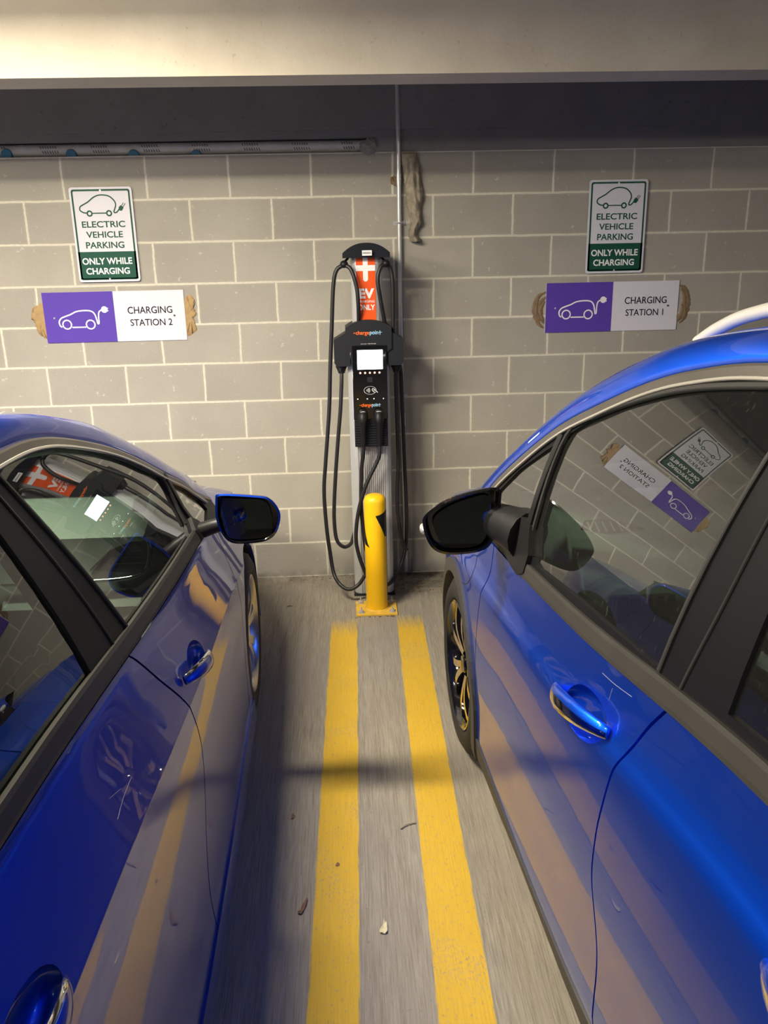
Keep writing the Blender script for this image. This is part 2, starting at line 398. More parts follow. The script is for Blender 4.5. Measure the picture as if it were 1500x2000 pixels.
def ring2d(c, r0, r1, seg=28):
    vs = []; fs = []
    for k in range(seg):
        a = 2*PI*k/seg; vs += [(c[0]+math.cos(a)*r0, c[1]+math.sin(a)*r0), (c[0]+math.cos(a)*r1, c[1]+math.sin(a)*r1)]
    for k in range(seg): k2 = (k+1) % seg; fs.append((2*k, 2*k+1, 2*k2+1, 2*k2))
    return vs, fs
def disc2d(c, r, seg=24): return [(c[0]+math.cos(2*PI*k/seg)*r, c[1]+math.sin(2*PI*k/seg)*r) for k in range(seg)], [tuple(range(seg))]
def rrect(u0, v0, u1, v1, r, seg=5):
    out = []
    for cx, cy, a0 in ((u1-r, v1-r, 0), (u0+r, v1-r, 90), (u0+r, v0+r, 180), (u1-r, v0+r, 270)):
        for k in range(seg+1):
            a = math.radians(a0+90*k/seg); out.append((cx+r*math.cos(a), cy+r*math.sin(a)))
    return out
def flat(mb, vf, fn, d, m=0):
    """2-D verts/faces placed by fn(u, v, depth)"""
    vs, fs = vf; mb.add([fn(u, v, d) for u, v in vs], fs, m, False)

# ------------------------------------------------------------ car side surfaces
def pchip(xs, ys):
    n = len(xs)
    h = [xs[i+1]-xs[i] for i in range(n-1)]
    d = [(ys[i+1]-ys[i])/h[i] for i in range(n-1)]
    m = [d[0]]+[0.0 if d[i-1]*d[i] <= 0 else 2*d[i-1]*d[i]/(d[i-1]+d[i]) for i in range(1, n-1)]+[d[-1]]
    def f(x):
        if x <= xs[0]: return ys[0]+(x-xs[0])*m[0]
        if x >= xs[-1]: return ys[-1]+(x-xs[-1])*m[-1]
        i = 0
        while x > xs[i+1]: i += 1
        t = (x-xs[i])/h[i]
        return ((1+2*t)*(1-t)**2*ys[i]+t*(1-t)**2*h[i]*m[i]+t*t*(3-2*t)*ys[i+1]+t*t*(t-1)*h[i]*m[i+1])
    return f
# near-side surface of the hatchback on the right (x grows away from the aisle)
R_base = pchip([-0.8, -0.2, 0.6, 1.3, 2.0, 2.5, 2.8, 3.1, 3.35, 3.5], [0.55, 0.49, 0.452, 0.410, 0.3775, 0.356, 0.352, 0.37, 0.43, 0.53])
R_belt = pchip([-0.8, 0.0, 0.8, 1.45, 1.9, 2.3, 2.8, 3.5], [1.16, 1.15, 1.105, 1.015, 0.965, 0.93, 0.88, 0.74])
R_off = pchip([-0.95, -0.80, -0.77, -0.72, -0.645, -0.55, -0.47, -0.40, -0.31, -0.20, -0.165, -0.15, -0.12, -0.09, -0.05, 0.0], [0.045, 0.034, 0.024, 0.014, 0.009, 0.0064, 0.002, 0.0, 0.0022, 0.0070, 0.0095, 0.0130, 0.0240, 0.0310, 0.0345, 0.036])
def R_G(z): return 0.35*z+0.325*(z-1.33)**2
def SR(y, z):
    zb = R_belt(y); u = z-zb
    if u <= 0: return R_base(y)+R_off(max(u, -1.1))
    return R_base(y)+0.036+R_G(z)-R_G(zb)
# near-side surface of the low liftback on the left (mirror sense: returned value is negative)
L_base = pchip([-1.0, 0.0, 1.0, 1.7, 2.4, 2.98, 3.3, 3.6, 3.85], [0.43, 0.374, 0.37, 0.377, 0.391, 0.405, 0.425, 0.49, 0.62])
L_belt = pchip([-1.0, 0.0, 1.0, 1.6, 2.0, 2.4, 2.8, 3.4, 3.85], [1.12, 1.085, 1.045, 0.985, 0.948, 0.918, 0.875, 0.79, 0.66])
L_off = pchip([-0.95, -0.80, -0.68, -0.50, -0.40, -0.30, -0.212, -0.208, -0.204, -0.10, -0.022, -0.010, 0.0], [-0.020, -0.031, -0.022, -0.0145, -0.0120, -0.0085, -0.0004, 0.0000, 0.0013, 0.034, 0.0575, 0.0625, 0.070])
def L_G(z): return 0.50*z+0.31*(z-1.22)**2
def SL(y, z):
    zb = L_belt(y); u = z-zb
    if u <= 0: return -(L_base(y)+L_off(max(u, -1.1)))
    return -(L_base(y)+0.070+L_G(z)-L_G(zb)+0.02*max(0, min(u/0.1, 1))*(y-1.5))

class Car:
    def __init__(s, S, sgn, xc, root, ywheel, belt, ucuts):
        s.belt = belt; s.ucuts = ucuts; s.S = S; s.sgn = sgn; s.xc = xc; s.root = root; s.yw = ywheel
    def P(s, y, z, off=0.0, far=False):
        """point on the side surface, off = metres outwards"""
        n = s.N(y, z)
        x = s.S(y, z); p = Vector((x, y, z))+n*off
        if far: p.x = 2*s.xc(y)-p.x
        return p
    def N(s, y, z, far=False):
        e = .0015
        dy = (s.S(y+e, z)-s.S(y-e, z))/(2*e); dz = (s.S(y, z+e)-s.S(y, z-e))/(2*e)
        n = Vector((-1, dy, dz))*s.sgn if s.sgn > 0 else Vector((1, -dy, -dz))
        n.normalize()
        if far: n.x = -n.x
        return n
    def panel(s, name, poly, m, parent, off=0.0, thick=.014, holes=(), far=False, step=.05, gap=0.0031, holegap=0.0):
        """clips a fine grid to an outline given in (y, z), lays it on the side surface and turns the edges in"""
        poly = inset(poly, gap) if gap else poly
        bm = bmesh.new(); es = []
        for lp in [poly]+[list(h) for h in holes]:
            vs = [bm.verts.new((p[0], p[1]-s.belt(p[0]), 0)) for p in lp]
            es += [bm.edges.new((vs[i], vs[(i+1) % len(vs)])) for i in range(len(vs))]
        bmesh.ops.triangle_fill(bm, use_beauty=True, use_dissolve=False, edges=es, normal=(0, 0, 1))
        ys = [p[0] for p in poly]; zs = [p[1]-s.belt(p[0]) for p in poly]
        def cuts(a, b, ax):
            n = int((b-a)/step)+1
            for i in range(1, n):
                c = a+(b-a)*i/n; co = [0, 0, 0]; co[ax] = c; no = [0, 0, 0]; no[ax] = 1
                bmesh.ops.bisect_plane(bm, geom=bm.verts[:]+bm.edges[:]+bm.faces[:], dist=1e-5, plane_co=co, plane_no=no)
        cuts(min(ys), max(ys), 0); cuts(min(zs), max(zs), 1)
        for uc in s.ucuts: bmesh.ops.bisect_plane(bm, geom=bm.verts[:]+bm.edges[:]+bm.faces[:], dist=1e-5, plane_co=(0, uc, 0), plane_no=(0, 1, 0))
        for v in bm.verts: v.co.y += s.belt(v.co.x)
        bmesh.ops.remove_doubles(bm, verts=bm.verts, dist=2e-5)
        bm.verts.index_update(); bm.normal_update()
        V = [s.P(v.co.x, v.co.y, off, far) for v in bm.verts]; Nn = [s.N(v.co.x, v.co.y, far) for v in bm.verts]
        F = []; want = None
        for f in bm.faces:
            ix = [v.index for v in f.verts]
            nn = Vector((0, 0, 0))
            for q in range(len(ix)): nn += V[ix[q]].cross(V[ix[(q+1) % len(ix)]])
            if f.calc_area() < 1e-8: continue
            if nn.dot(Nn[ix[0]]) < 0: ix = ix[::-1]
            F.append(ix)
        if thick:
            for e in bm.edges:
                if len(e.link_faces) == 1:
                    a, b = e.verts[0].index, e.verts[1].index; k = len(V)
                    ev = (V[b]-V[a]); cen = e.link_faces[0].calc_center_median(); cc = s.P(cen.x, cen.y, off, far)
                    out = (V[a]-cc); out = (out-Nn[a]*out.dot(Nn[a])-ev*(out.dot(ev)/max(ev.length_squared, 1e-12)))
                    if out.length < 1e-9: continue
                    out.normalize()
                    V += [V[a].copy(), V[b].copy(), V[b]-Nn[b]*thick, V[a]-Nn[a]*thick]; Nn += [out]*4
                    q = [k, k+1, k+2, k+3]
                    if (V[k+1]-V[k]).cross(V[k+3]-V[k]).dot(out) < 0: q = q[::-1]
                    F.append(q)
        bm.free()
        return obj(name, V, F, m, parent, True, normals=Nn)
    def ribbon(s, name, pts, wd, m, parent, off=.004, th=.006, far=False, side=0, sub=6, shift=0.0):
        """a moulding that follows points (y, z) on the side surface"""
        P = spline([(a, b, 0) for a, b in pts], sub); n = len(P); V = []; F = []
        for i in range(n):
            t = (P[min(i+1, n-1)]-P[max(i-1, 0)]).normalized(); q = Vector((-t.y, t.x, 0))
            w0, w1 = (-wd/2, wd/2) if side == 0 else ((0, wd) if side > 0 else (-wd, 0))
            w0 += shift; w1 += shift
            prof = [(w0, off-th), (w0, off-.0015), (w0+(w1-w0)*.2, off), (w1-(w1-w0)*.2, off), (w1, off-.0015), (w1, off-th)]
            for a, o in prof: V.append(s.P(P[i].x+q.x*a, P[i].y+q.y*a, o, far))
        for i in range(n-1):
            for k in range(5): F.append((i*6+k, i*6+k+1, (i+1)*6+k+1, (i+1)*6+k))
        F.append(tuple(range(6))); F.append(tuple(range((n-1)*6, n*6)))
        o = obj(name, V, F, m, parent, False)
        bm = bmesh.new(); bm.from_mesh(o.data); bmesh.ops.recalc_face_normals(bm, faces=bm.faces); bm.to_mesh(o.data); bm.free()
        return o
def inset(poly, d):
    n = len(poly); A = sum(poly[i][0]*poly[(i+1) % n][1]-poly[(i+1) % n][0]*poly[i][1] for i in range(n))
    sg = 1 if A > 0 else -1; out = []
    for i in range(n):
        p0, p1, p2 = Vector(poly[i-1]), Vector(poly[i]), Vector(poly[(i+1) % n])
        a = (p1-p0).normalized(); b = (p2-p1).normalized()
        n1 = Vector((-a.y, a.x))*sg; n2 = Vector((-b.y, b.x))*sg
        m = n1+n2
        if m.length < .3: m = n1
        m = m.normalized(); k = d/max(.4, m.dot(n1))
        out.append((p1.x+m.x*k, p1.y+m.y*k))
    return out
def sp2(pts, sub=5): return [(v.x, v.y) for v in spline([(a, b, 0) for a, b in pts], sub)]
def arc(cy, cz, r, a0, a1, n=18):
    return [(cy+r*math.cos(math.radians(a0+(a1-a0)*i/n)), cz+r*math.sin(math.radians(a0+(a1-a0)*i/n))) for i in range(n+1)]
def loft(rows, name, m, parent, smooth=True, flipto=None):
    n = len(rows[0]); V = [p for r in rows for p in r]
    F = [(i*n+k, i*n+k+1, (i+1)*n+k+1, (i+1)*n+k) for i in range(len(rows)-1) for k in range(n-1)]
    o = obj(name, V, F, m, parent, smooth)
    if flipto is not None:
        s = sum((Vector(p.normal).dot(Vector(flipto)) for p in o.data.polygons))
        if s < 0: o.data.flip_normals()
    return o
def make_wheel(parent, c, out, style, yaw=0.0, R=.325, wd=.205):
    """c = centre of the outer face; out = unit vector pointing out of the car"""
    ax = Vector(out); c = Vector(c)
    prof = [(-wd, .225), (-wd-.0, .25), (-wd+.005, R-.045), (-wd+.022, R-.012), (-wd+.045, R), (-.045, R), (-.020, R-.012), (-.004, R-.040), (.0, R-.065), (-.004, .245), (-.014, .232), (-.03, .228)]
    t = MB().lathe(prof, c, ax, 72, 0)
    # tread grooves
    for d in (-.06, -.10, -.145): t.lathe([(d-.004, R+.0006), (d+.004, R+.0006)], c, ax, 72, 1)
    e1 = Vector((0, 1, 0)); e1 = (e1-ax*e1.dot(ax)).normalized(); e2 = Vector((0, 0, 1))
    def W(u, v, d): return c+e1*u+e2*v+ax*d
    r = MB()
    r.lathe([(-.03, .228), (-.008, .232), (-.006, .226), (-.016, .214), (-.05, .206), (-wd+.02, .200)], c, ax, 72, 0)
    r.lathe([(-.03, .0), (-.024, .030), (-.030, .034)], c, ax, 24, 1)
    r.lathe([(-.055, .0), (-.045, .062), (-.07, .07)], c, ax, 32, 1)
    for k in range(5):
        b = 2*PI*k/5+PI/2+(.3 if style == 'twotone' else 0.05)
        for sgn in (-1, 1):
            # each spoke sweeps out from the hub to the rim
            path = []
            for i in range(7):
                q = i/6; rad = .045+.168*q
                sw = .33*q*q if style == 'twotone' else .20*q
                a = b+sgn*(.16+sw*.62); path.append((rad*math.cos(a), rad*math.sin(a)))
            hw = .0105 if style == 'twotone' else .014
            L_ = []; 
            for i in range(7):
                t0 = Vector(path[min(i+1, 6)])-Vector(path[max(i-1, 0)]); t0.normalize(); nn = Vector((-t0.y, t0.x))
                w_ = hw*(1.25-.35*abs(i/6-.5)); L_.append((Vector(path[i])+nn*w_, Vector(path[i])-nn*w_))
            V = []; 
            for i, (a_, b_) in enumerate(L_):
                q = i/6; dz = -.034+.016*math.sin(PI*q*.8)
                V += [W(a_.x, a_.y, dz), W(b_.x, b_.y, dz), W(b_.x*1.0, b_.y, dz-.028), W(a_.x, a_.y, dz-.028)]
            F = []; FM = []
            for i in range(6):
                for k2 in range(4): F.append((i*4+k2, i*4+(k2+1) % 4, (i+1)*4+(k2+1) % 4, (i+1)*4+k2))
            n0 = len(r.f); r.add(V, F, 1, False)
            for j in range(6): r.m[n0+j*4] = 2
        for i in range(1): 
            a = b+2*PI/10; r.lathe([(-.042, .0), (-.042, .008), (-.06, .008)], W(.056*math.cos(a), .056*math.sin(a), 0), ax, 10, 0)
    mats = [M_GLOSSB, M_GLOSSB, M_MACH] if style == 'twotone' else [M_SILVER, M_SILVER, M_SILVER]
    wh = r.build('wheel', mats, parent)
    t.build('tyre', [M_TYRE, M_DARK], wh)
    bd = MB().lathe([(-.10, .03), (-.10, .15), (-.125, .15), (-.125, .03)], c, ax, 40, 0); bd.build('brake_disc', [M_GALV], wh)
    return wh
def seat(parent, x, y, z0, m):
    mb = MB()
    mb.box((x-.24, y-.25, z0), (x+.24, y+.26, z0+.17), 0, .05)
    rot = Matrix.Rotation(math.radians(12), 3, 'X')
    mb.box((x-.23, y-.34, z0+.12), (x+.23, y-.20, z0+.68), 0, .05, rot, (x, y-.27, z0+.15))
    st = mb.build('seat', [m], parent)
    hb = MB().box((x-.12, y-.45, z0+.72), (x+.12, y-.36, z0+.90), 0, .035)
    hb.tube([(x-.05, y-.40, z0+.60), (x-.05, y-.405, z0+.74)], .007, 8, 0, True, 0); hb.tube([(x+.05, y-.40, z0+.60), (x+.05, y-.405, z0+.74)], .007, 8, 0, True, 0)
    hb.build('headrest', [m], st)
    return st
# ------------------------------------------------------------ car builder
def belt_line(fn, y0, y1, up=0.0, n=14):
    return [(y0+(y1-y0)*i/n, fn(y0+(y1-y0)*i/n)+up) for i in range(n+1)]
def build_car(cfg, R):
    c = cfg['car']; c.root = R; S, bf = c.S, cfg['belt']; P0 = cfg['P0']; P1 = cfg['P1']
    paint = cfg['paint']; yf, yr = cfg['wheels']; zb = cfg['sill_top']; zs = cfg['sill_bot']
    yN, yT = cfg['nose'], cfg['tail']; Ar = cfg['arch']; zc = cfg['wr']
    bw = cfg['belt_w']
    gA, gB, gC = cfg['gapA'], cfg['gapB'], cfg['gapC']     # door gaps listed from the belt down
    for far in (False, True):
        gc = c
        # --- fender and nose corner
        a0 = math.degrees(math.asin((zb-zc)/Ar)); arcp = arc(yf, zc, Ar, 180-a0, a0, 22)
        ys = yN-.32
        fend = belt_line(bf, gA[0][0], ys)+[(ys, .60), (ys+.02, zb)]+[(yf+Ar*math.cos(math.radians(a0)), zb)][:0]+arcp[::-1]+[(gA[-1][0], zb)]+gA[::-1][1:-1]
        # keep the strip between arch and door edge valid
        fo = c.panel('front_fender', fend, paint, R, far=far)
        bump = belt_line(bf, ys, yN)+[(yN, zs+.03), (ys+.04, zs+.03), (ys+.02, zb), (ys, .60)]
        cb = cfg.setdefault('bumper_sides', []); cb.append((bump, far))
        # --- doors
        fd_poly = belt_line(bf, gB[0][0], gA[0][0])+gA[1:-1]+[(gA[-1][0], zb), (gB[-1][0], zb)]+gB[::-1][1:-1]
        rd_poly = belt_line(bf, gC[0][0], gB[0][0])+gB[1:-1]+[(gB[-1][0], zb), (gC[-1][0], zb)]+gC[::-1][1:-1]
        hc = cfg['cup']; holes = {}
        def cup_poly(cy, cz, a, b, th, n=28):
            ct, st = math.cos(th), math.sin(th)
            return [(cy+a*math.cos(2*PI*k/n)*ct-b*math.sin(2*PI*k/n)*st, cz+a*math.cos(2*PI*k/n)*st+b*math.sin(2*PI*k/n)*ct) for k in range(n)]
        doors = []
        for nm, poly, hd in (('front_door', fd_poly, cfg['handles'][0]), ('rear_door', rd_poly, cfg['handles'][1])):
            cpoly = cup_poly(hd[0], hd[1], hc[0], hc[1], hd[2])
            d = c.panel(nm, poly, paint, R, far=far, holes=[cpoly], step=.04)
            doors.append(d)
            # recess behind the pull
            V = []; F = []; n = len(cpoly); rings = 5
            for i in range(rings+1):
                q = i/rings; dep = -.026*math.sin(q*PI/2)-.001; sc = 1-.75*q*q
                for (y, z) in cpoly: V.append(c.P(hd[0]+(y-hd[0])*sc, hd[1]+(z-hd[1])*sc, dep, far))
            for i in range(rings):
                for k in range(n): F.append((i*n+k, i*n+(k+1) % n, (i+1)*n+(k+1) % n, (i+1)*n+k))
            F.append(tuple(range(rings*n, rings*n+n)))
            o = obj('handle_recess', V, F, paint, d, True)
            # pull
            ct, st = math.cos(hd[2]), math.sin(hd[2]); Lh = cfg['pull'][0]; wh = cfg['pull'][1]; bow = cfg['pull'][2]
            V = []; F = []; FM = []; N_ = 16; K = 10
            for i in range(N_+1):
                q = -1+2*i/N_; ofs = .006+bow*(1-abs(q)**2.6); ww = wh*(1-.45*abs(q)**3)*(1-.5*max(0, q-.75)*2) ; tt = .008*(1-.35*abs(q)**4)
                u = q*Lh/2
                for k in range(K):
                    a = 2*PI*k/K; dv = math.sin(a)*ww; dn = math.cos(a)*tt
                    V.append(c.P(hd[0]+hd[3]+u*ct-dv*st, hd[1]+u*st+dv*ct, ofs+dn, far))
            for i in range(N_):
                for k in range(K):
                    F.append((i*K+k, i*K+(k+1) % K, (i+1)*K+(k+1) % K, (i+1)*K+k))
                    side = (k+.5)/K*360
                    FM.append(1 if cfg['chrome_zone'][0] <= side <= cfg['chrome_zone'][1] else 0)
            F += [tuple(range(K))[::-1], tuple(range(N_*K, N_*K+K))]; FM += [0, 0]
            o = obj('door_handle', V, F, [paint, M_CHROME], d, True, FM)
            bm = bmesh.new(); bm.from_mesh(o.data); bmesh.ops.recalc_face_normals(bm, faces=bm.faces); bm.to_mesh(o.data); bm.free()
            o['label'] = cfg['handle_label']
            # inner trim card
            inn = inset(poly, .02)
            c.panel('door_trim_card', inn, M_SEAT, d, off=-.07, thick=0, far=far, gap=0, step=.12)
        # --- rear quarter
        arcr = arc(yr, zc, Ar, 180-a0, a0, 22)
        ysr = yT+.30
        rq = belt_line(bf, ysr, gC[0][0])+gC[1:-1]+[(gC[-1][0], zb)]+arcr[::-1][:]+[(ysr, zb)]
        c.panel('rear_quarter_panel', rq, paint, R, far=far, step=.06)
        cfg.setdefault('rear_sides', []).append((belt_line(bf, yT, ysr)+[(ysr, zs+.03), (yT, zs+.03)], far))
        # --- sill
        sill = [(yr+Ar+.0, zs), (yr+Ar+.0, zb+.001), (yf-Ar*.98, zb+.001), (yf-Ar*.98, zs)]
        so = c.panel('rocker_panel', sill, cfg['sill_mat'], R, off=cfg['sill_off'], far=far, thick=.07, gap=.001)
        if cfg['cladding']:
            for yw in (yf, yr):
                ra, rb = Ar-.045, Ar+.004
                ring = arc(yw, zc, rb, 205, -25, 30)+arc(yw, zc, ra, -25, 205, 30)
                cl = c.panel('wheel_arch_cladding', ring, M_CLAD, R, off=.010, far=far, thick=.04, gap=0)
        # wheel well and inner wall
        for yw in (yf, yr):
            V = []; F = []; A_ = [math.radians(200-220*i/18) for i in range(19)]; rr = Ar-.004
            for a in A_:
                y, z = yw+rr*math.cos(a), zc+rr*math.sin(a)
                pt = c.P(yw, max(zc, .3), -.01, far); sg = c.sgn*(-1 if far else 1)
                V += [(c.P(y, z, -.012, far).x, y, z), (pt.x+sg*.30, y, z)]
            for i in range(18): F.append((2*i, 2*i+1, 2*i+3, 2*i+2))
            F.append(tuple(2*i+1 for i in range(19)))
            obj('wheel_well_liner', V, F, M_DARK, R, False)
        # dark shell added behind the panels so their gaps look shaded
        shell = belt_line(bf, yT+.35, yN-.35, -.01)+[(yN-.35, .34)]+arc(yf, zc, Ar+.02, 10, 170, 14)+[(yf-Ar-.03, zs+.02), (yr+Ar+.03, zs+.02)]+arc(yr, zc, Ar+.02, 10, 170, 14)+[(yT+.35, .34)]
        c.panel('gap_shade_shell', shell, M_DARK, R, off=-.045, thick=0, far=far, gap=0, step=.1)
        # --- window frame with its openings
        fr = list(P0f(P0))
        outer = fr+belt_line(bf, fr[-1][0], fr[0][0], .0, 24)
        outer = dedupe(outer)
        gl = cfg['glass']
        frm = c.panel('window_frame', outer, M_SATIN, R, off=-.002, holes=[sp_close(g) for g in gl], far=far, step=.06, gap=0, thick=.03)
        for g, nm, par in zip(gl, cfg['glass_names'], (None, doors[0], doors[1], None)):
            go = c.panel(nm, inset(g, -.004), cfg['glass_mat'] if par is not doors[1] and nm != 'rear_quarter_window' else M_REARGLASS, par or R, off=-.008, thick=0, far=far, gap=0, step=.06)
        # --- mouldings
        c.ribbon('roof_side_moulding', cfg['upper_trim'], cfg['trim_w'], M_TRIM, R, off=.004, far=far, side=cfg['trim_side'], th=.008)
        c.ribbon('bright_trim_line', cfg['upper_trim'], .006, M_PALE, R, off=.0065, far=far, side=cfg['trim_side'], th=.006, shift=cfg['trim_w']-.004)
        ga = cfg['belt_split']
        c.ribbon('belt_moulding', belt_line(bf, ga[0], ga[1]-.003, .001, 20), bw, M_BELT, doors[0], off=.007, far=far, side=cfg['belt_side'], th=.012, sub=2)
        c.ribbon('belt_moulding', belt_line(bf, ga[1]+.003, ga[2], .001, 20), bw, M_BELT, doors[1], off=.007, far=far, side=cfg['belt_side'], th=.012, sub=2)
        for s_ in cfg['seals']:
            c.ribbon('window_seal', s_, .010, M_RUBBER, doors[0], off=.003, far=far, th=.008)
        for pl in cfg['pillar_gaps']:
            c.ribbon('pillar_gap', pl, .007, M_DARK, frm, off=.0012, far=far, th=.004)
        # division bar
        if cfg['bar']: c.ribbon('division_bar', cfg['bar'], .030, M_BLACK, doors[0], off=.006, far=far, th=.012)
        # --- wheels
        for yw in (yf, yr):
            sg = -c.sgn*(-1 if far else 1)
            cx = c.P(yw, zc+.15, 0, far).x + sg*cfg['wheel_out']
            yaw = cfg['yaw'] if not far else cfg['yaw']
            outv = Vector((sg*math.cos(yaw), -sg*math.sin(yaw)*-1, 0))
            make_wheel(R, (cx, yw, cfg['wr0']), outv, cfg['rim'], R=cfg['wr0'])
        # --- body side between frame and roof
        rows = []
        for (a, b) in zip(fine(P0), fine(P1)):
            p = c.P(a[0], a[1], 0, far); q = Vector(b)
            if far: q.x = 2*c.xc(q.y)-q.x
            n_ = c.N(a[0], a[1], far); tang = Vector((0, 0, 1))-n_*n_.z; tang.normalize()
            d = (q-p); ctrl = p+tang*(d.length*.55); ctrl = ctrl+n_*.004
            row = [p-n_*.012]
            for k in range(9):
                t = k/8; row.append(p*(1-t)**2+ctrl*(2*t*(1-t))+q*t*t)
            rows.append(row)
        loft(rows, 'roof_side_rail', paint, R, True, flipto=(-c.sgn*(-1 if far else 1), 0, .6))
    # --- top skin
    A = fine(P1); iw, ir = cfg['roof_ix']; iw *= 4; ir *= 4
    def rowacross(b, fb, crown, n=20, sq=2.0):
        q0 = Vector(b); q1 = Vector((2*c.xc(q0.y)-q0.x, q0.y, q0.z)); r = []
        for k in range(n+1):
            t = k/n; s_ = 1-abs(2*t-1)**sq
            r.append(q0.lerp(q1, t)+Vector((0, fb*s_, crown*s_)))
        return r
    ws = [rowacross(A[i], cfg['bulge']*(1-i/iw), .02+.015*i/iw, sq=2.2) for i in range(iw+1)]
    loft(ws, 'windshield', M_SHIELD, R, flipto=(0, 1, 1))
    loft([rowacross(A[i], 0, .035, sq=2.2) for i in range(iw, ir+1)], 'roof_panel', paint, R, flipto=(0, 0, 1))
    loft([rowacross(A[i], -.06*(i-ir)/(len(A)-ir), .035, sq=2.2) for i in range(ir, len(A))], 'rear_window', M_SHIELD, R, flipto=(0, -1, 1))
    # headliner
    loft([[p+Vector((0, 0, -.045)) for p in rowacross(A[i], 0, .03, sq=2.2)] for i in range(iw, ir+1)], 'headliner', M_LINER, R, flipto=(0, 0, -1))
    # hood from cowl to nose
    y0 = cfg['hood_back']; rows = []
    N_ = 24
    for i in range(N_+1):
        y = y0+(yN-y0)*i/N_; z = bf(y); x = S(y, z); e = Vector((x, y, z)); row = []
        H = cfg['hood_h']*(1-.55*(i/N_)**3)
        for k in range(33):
            t = k/32; u = abs(2*t-1); s_ = 1-u**cfg['hood_sq']
            fb = .10*(1-u*u)*(i/N_)**2
            row.append(Vector((x+(2*c.xc(y)-2*x)*t, y+fb, z+H*s_)))
        rows.append(row)
    ho = loft(rows, 'hood', paint, R, flipto=(0, 0, 1))
    # cowl between hood and windshield
    cw = [Vector(p) for p in ws[0]]
    rows2 = [[Vector((p.x, p.y+.01, p.z+.004)) for p in cw], [Vector((2*c.xc(y0)*0+p.x, y0+.02, bf(y0)+cfg['hood_h']*(1-abs(2*k/20-1)**cfg['hood_sq'])-.012)) for k, p in enumerate(cw)]]
    loft(rows2, 'cowl_cover', M_BLACK, R, flipto=(0, 0, 1))
    # side strip closing cowl corner
    # --- bumpers
    for key, ye, nm, sg in (('bumper_sides', yN, 'front_bumper', 1), ('rear_sides', yT, 'rear_bumper', -1)):
        rows = []
        for j in range(9):
            q = j/8; z = (zs+.03)+(bf(ye)-(zs+.03))*q; x = S(ye, z); row = []
            for k in range(33):
                t = k/32; u = abs(2*t-1); row.append(Vector((x+(2*c.xc(ye)-2*x)*t, ye+sg*(.10*(1-u*u)+.035*math.sin(PI*min(1, q*1.3))*(1-u**6)), z)))
            rows.append(row)
        bo = loft(rows, nm, paint, R, flipto=(0, sg, 0))
        for poly, far in cfg[key]: c.panel('bumper_corner', poly, paint, bo, far=far, gap=.001)
        # lamps, grille, plate recess
        zt = bf(ye)
        for t0, t1 in ((.05, .26), (.74, .95)):
            V = []; F = []
            for a in (0, 1):
                for k in range(9):
                    t = t0+(t1-t0)*k/8; u = abs(2*t-1); z = zt-.05-.10*a-(.03*(1-abs(2*t-1))); x = S(ye, z)
                    V.append(Vector((x+(2*c.xc(ye)-2*x)*t, ye+sg*(.10*(1-u*u)+.045), z)))
            for k in range(8): F.append((k, k+1, k+10, k+9))
            obj('head_lamp' if sg > 0 else 'tail_lamp', V, F, M_LENS if sg > 0 else M_LAMPRED, bo, False)
        V = []
        for a in (0, 1):
            for k in range(9):
                t = .3+.4*k/8; u = abs(2*t-1); z = zs+.12+.16*a; x = S(ye, z); V.append(Vector((x+(2*c.xc(ye)-2*x)*t, ye+sg*(.10*(1-u*u)+.045), z)))
        obj('lower_grille', V, [(k, k+1, k+10, k+9) for k in range(8)], M_DARK, bo, False)
    # rear deck / hatch skin between rear window and bumper
    b = Vector(A[-1]); ye = yT; zt = bf(ye); rows = []
    for j in range(7):
        q = j/6; row = []
        for k in range(33):
            t = k/32; u = abs(2*t-1)
            p = b.lerp(Vector((2*c.xc(b.y)-b.x, b.y, b.z)), t)+Vector((0, -.06*(1-u**2.2), .035*(1-u**2.2)))
            x = S(ye, zt); e = Vector((x+(2*c.xc(ye)-2*x)*t, ye-.10*(1-u*u), zt))
            row.append(p.lerp(e, q)+Vector((0, -.02*math.sin(PI*q), .02*math.sin(PI*q))))
        rows.append(row)
    loft(rows, 'tailgate', paint, R, flipto=(0, -1, .5))
    # --- floor pan
    mb = MB()
    xn = c.P(1.3, .3).x; xf = c.P(1.3, .3, 0, True).x; lo, hi = min(xn, xf)+.05, max(xn, xf)-.05
    mb.box((lo, yr+Ar+.05, zs+.01), (hi, yf-Ar-.04, zs+.09), 0)
    mb.box((lo+.28, yT+.35, zs+.03), (hi-.28, yN-.3, zs+.10), 0)
    mb.build('floor_pan', [M_DARK], R)
    # --- cabin
    cx = c.xc(1.2); 
    for sd in (-1, 1): seat(R, cx+sd*.36, cfg['seat_y'], .30, M_SEAT)
    rb = MB().box((cx-.60, cfg['seat_y']-1.10, .34), (cx+.60, cfg['seat_y']-.62, .50), 0, .05)
    rb.box((cx-.60, cfg['seat_y']-1.22, .46), (cx+.60, cfg['seat_y']-1.06, 1.02), 0, .05, Matrix.Rotation(math.radians(14), 3, 'X'), (cx, cfg['seat_y']-1.1, .46))
    rb.build('rear_bench', [M_SEAT], R)
    return R
def P0f(P): return fine([(a, b, 0) for a, b in P]) if len(P[0]) == 2 else fine(P)
def fine(P, sub=4): return [tuple(v) for v in spline([tuple(p)+(0,)*(3-len(p)) for p in P], sub)]
_f = fine
def dedupe(P):
    out = []
    for p in P:
        p = (p[0], p[1])
        if not out or math.hypot(p[0]-out[-1][0], p[1]-out[-1][1]) > 1e-4: out.append(p)
    if math.hypot(out[0][0]-out[-1][0], out[0][1]-out[-1][1]) < 1e-4: out.pop()
    return out
def sp_close(g): return g
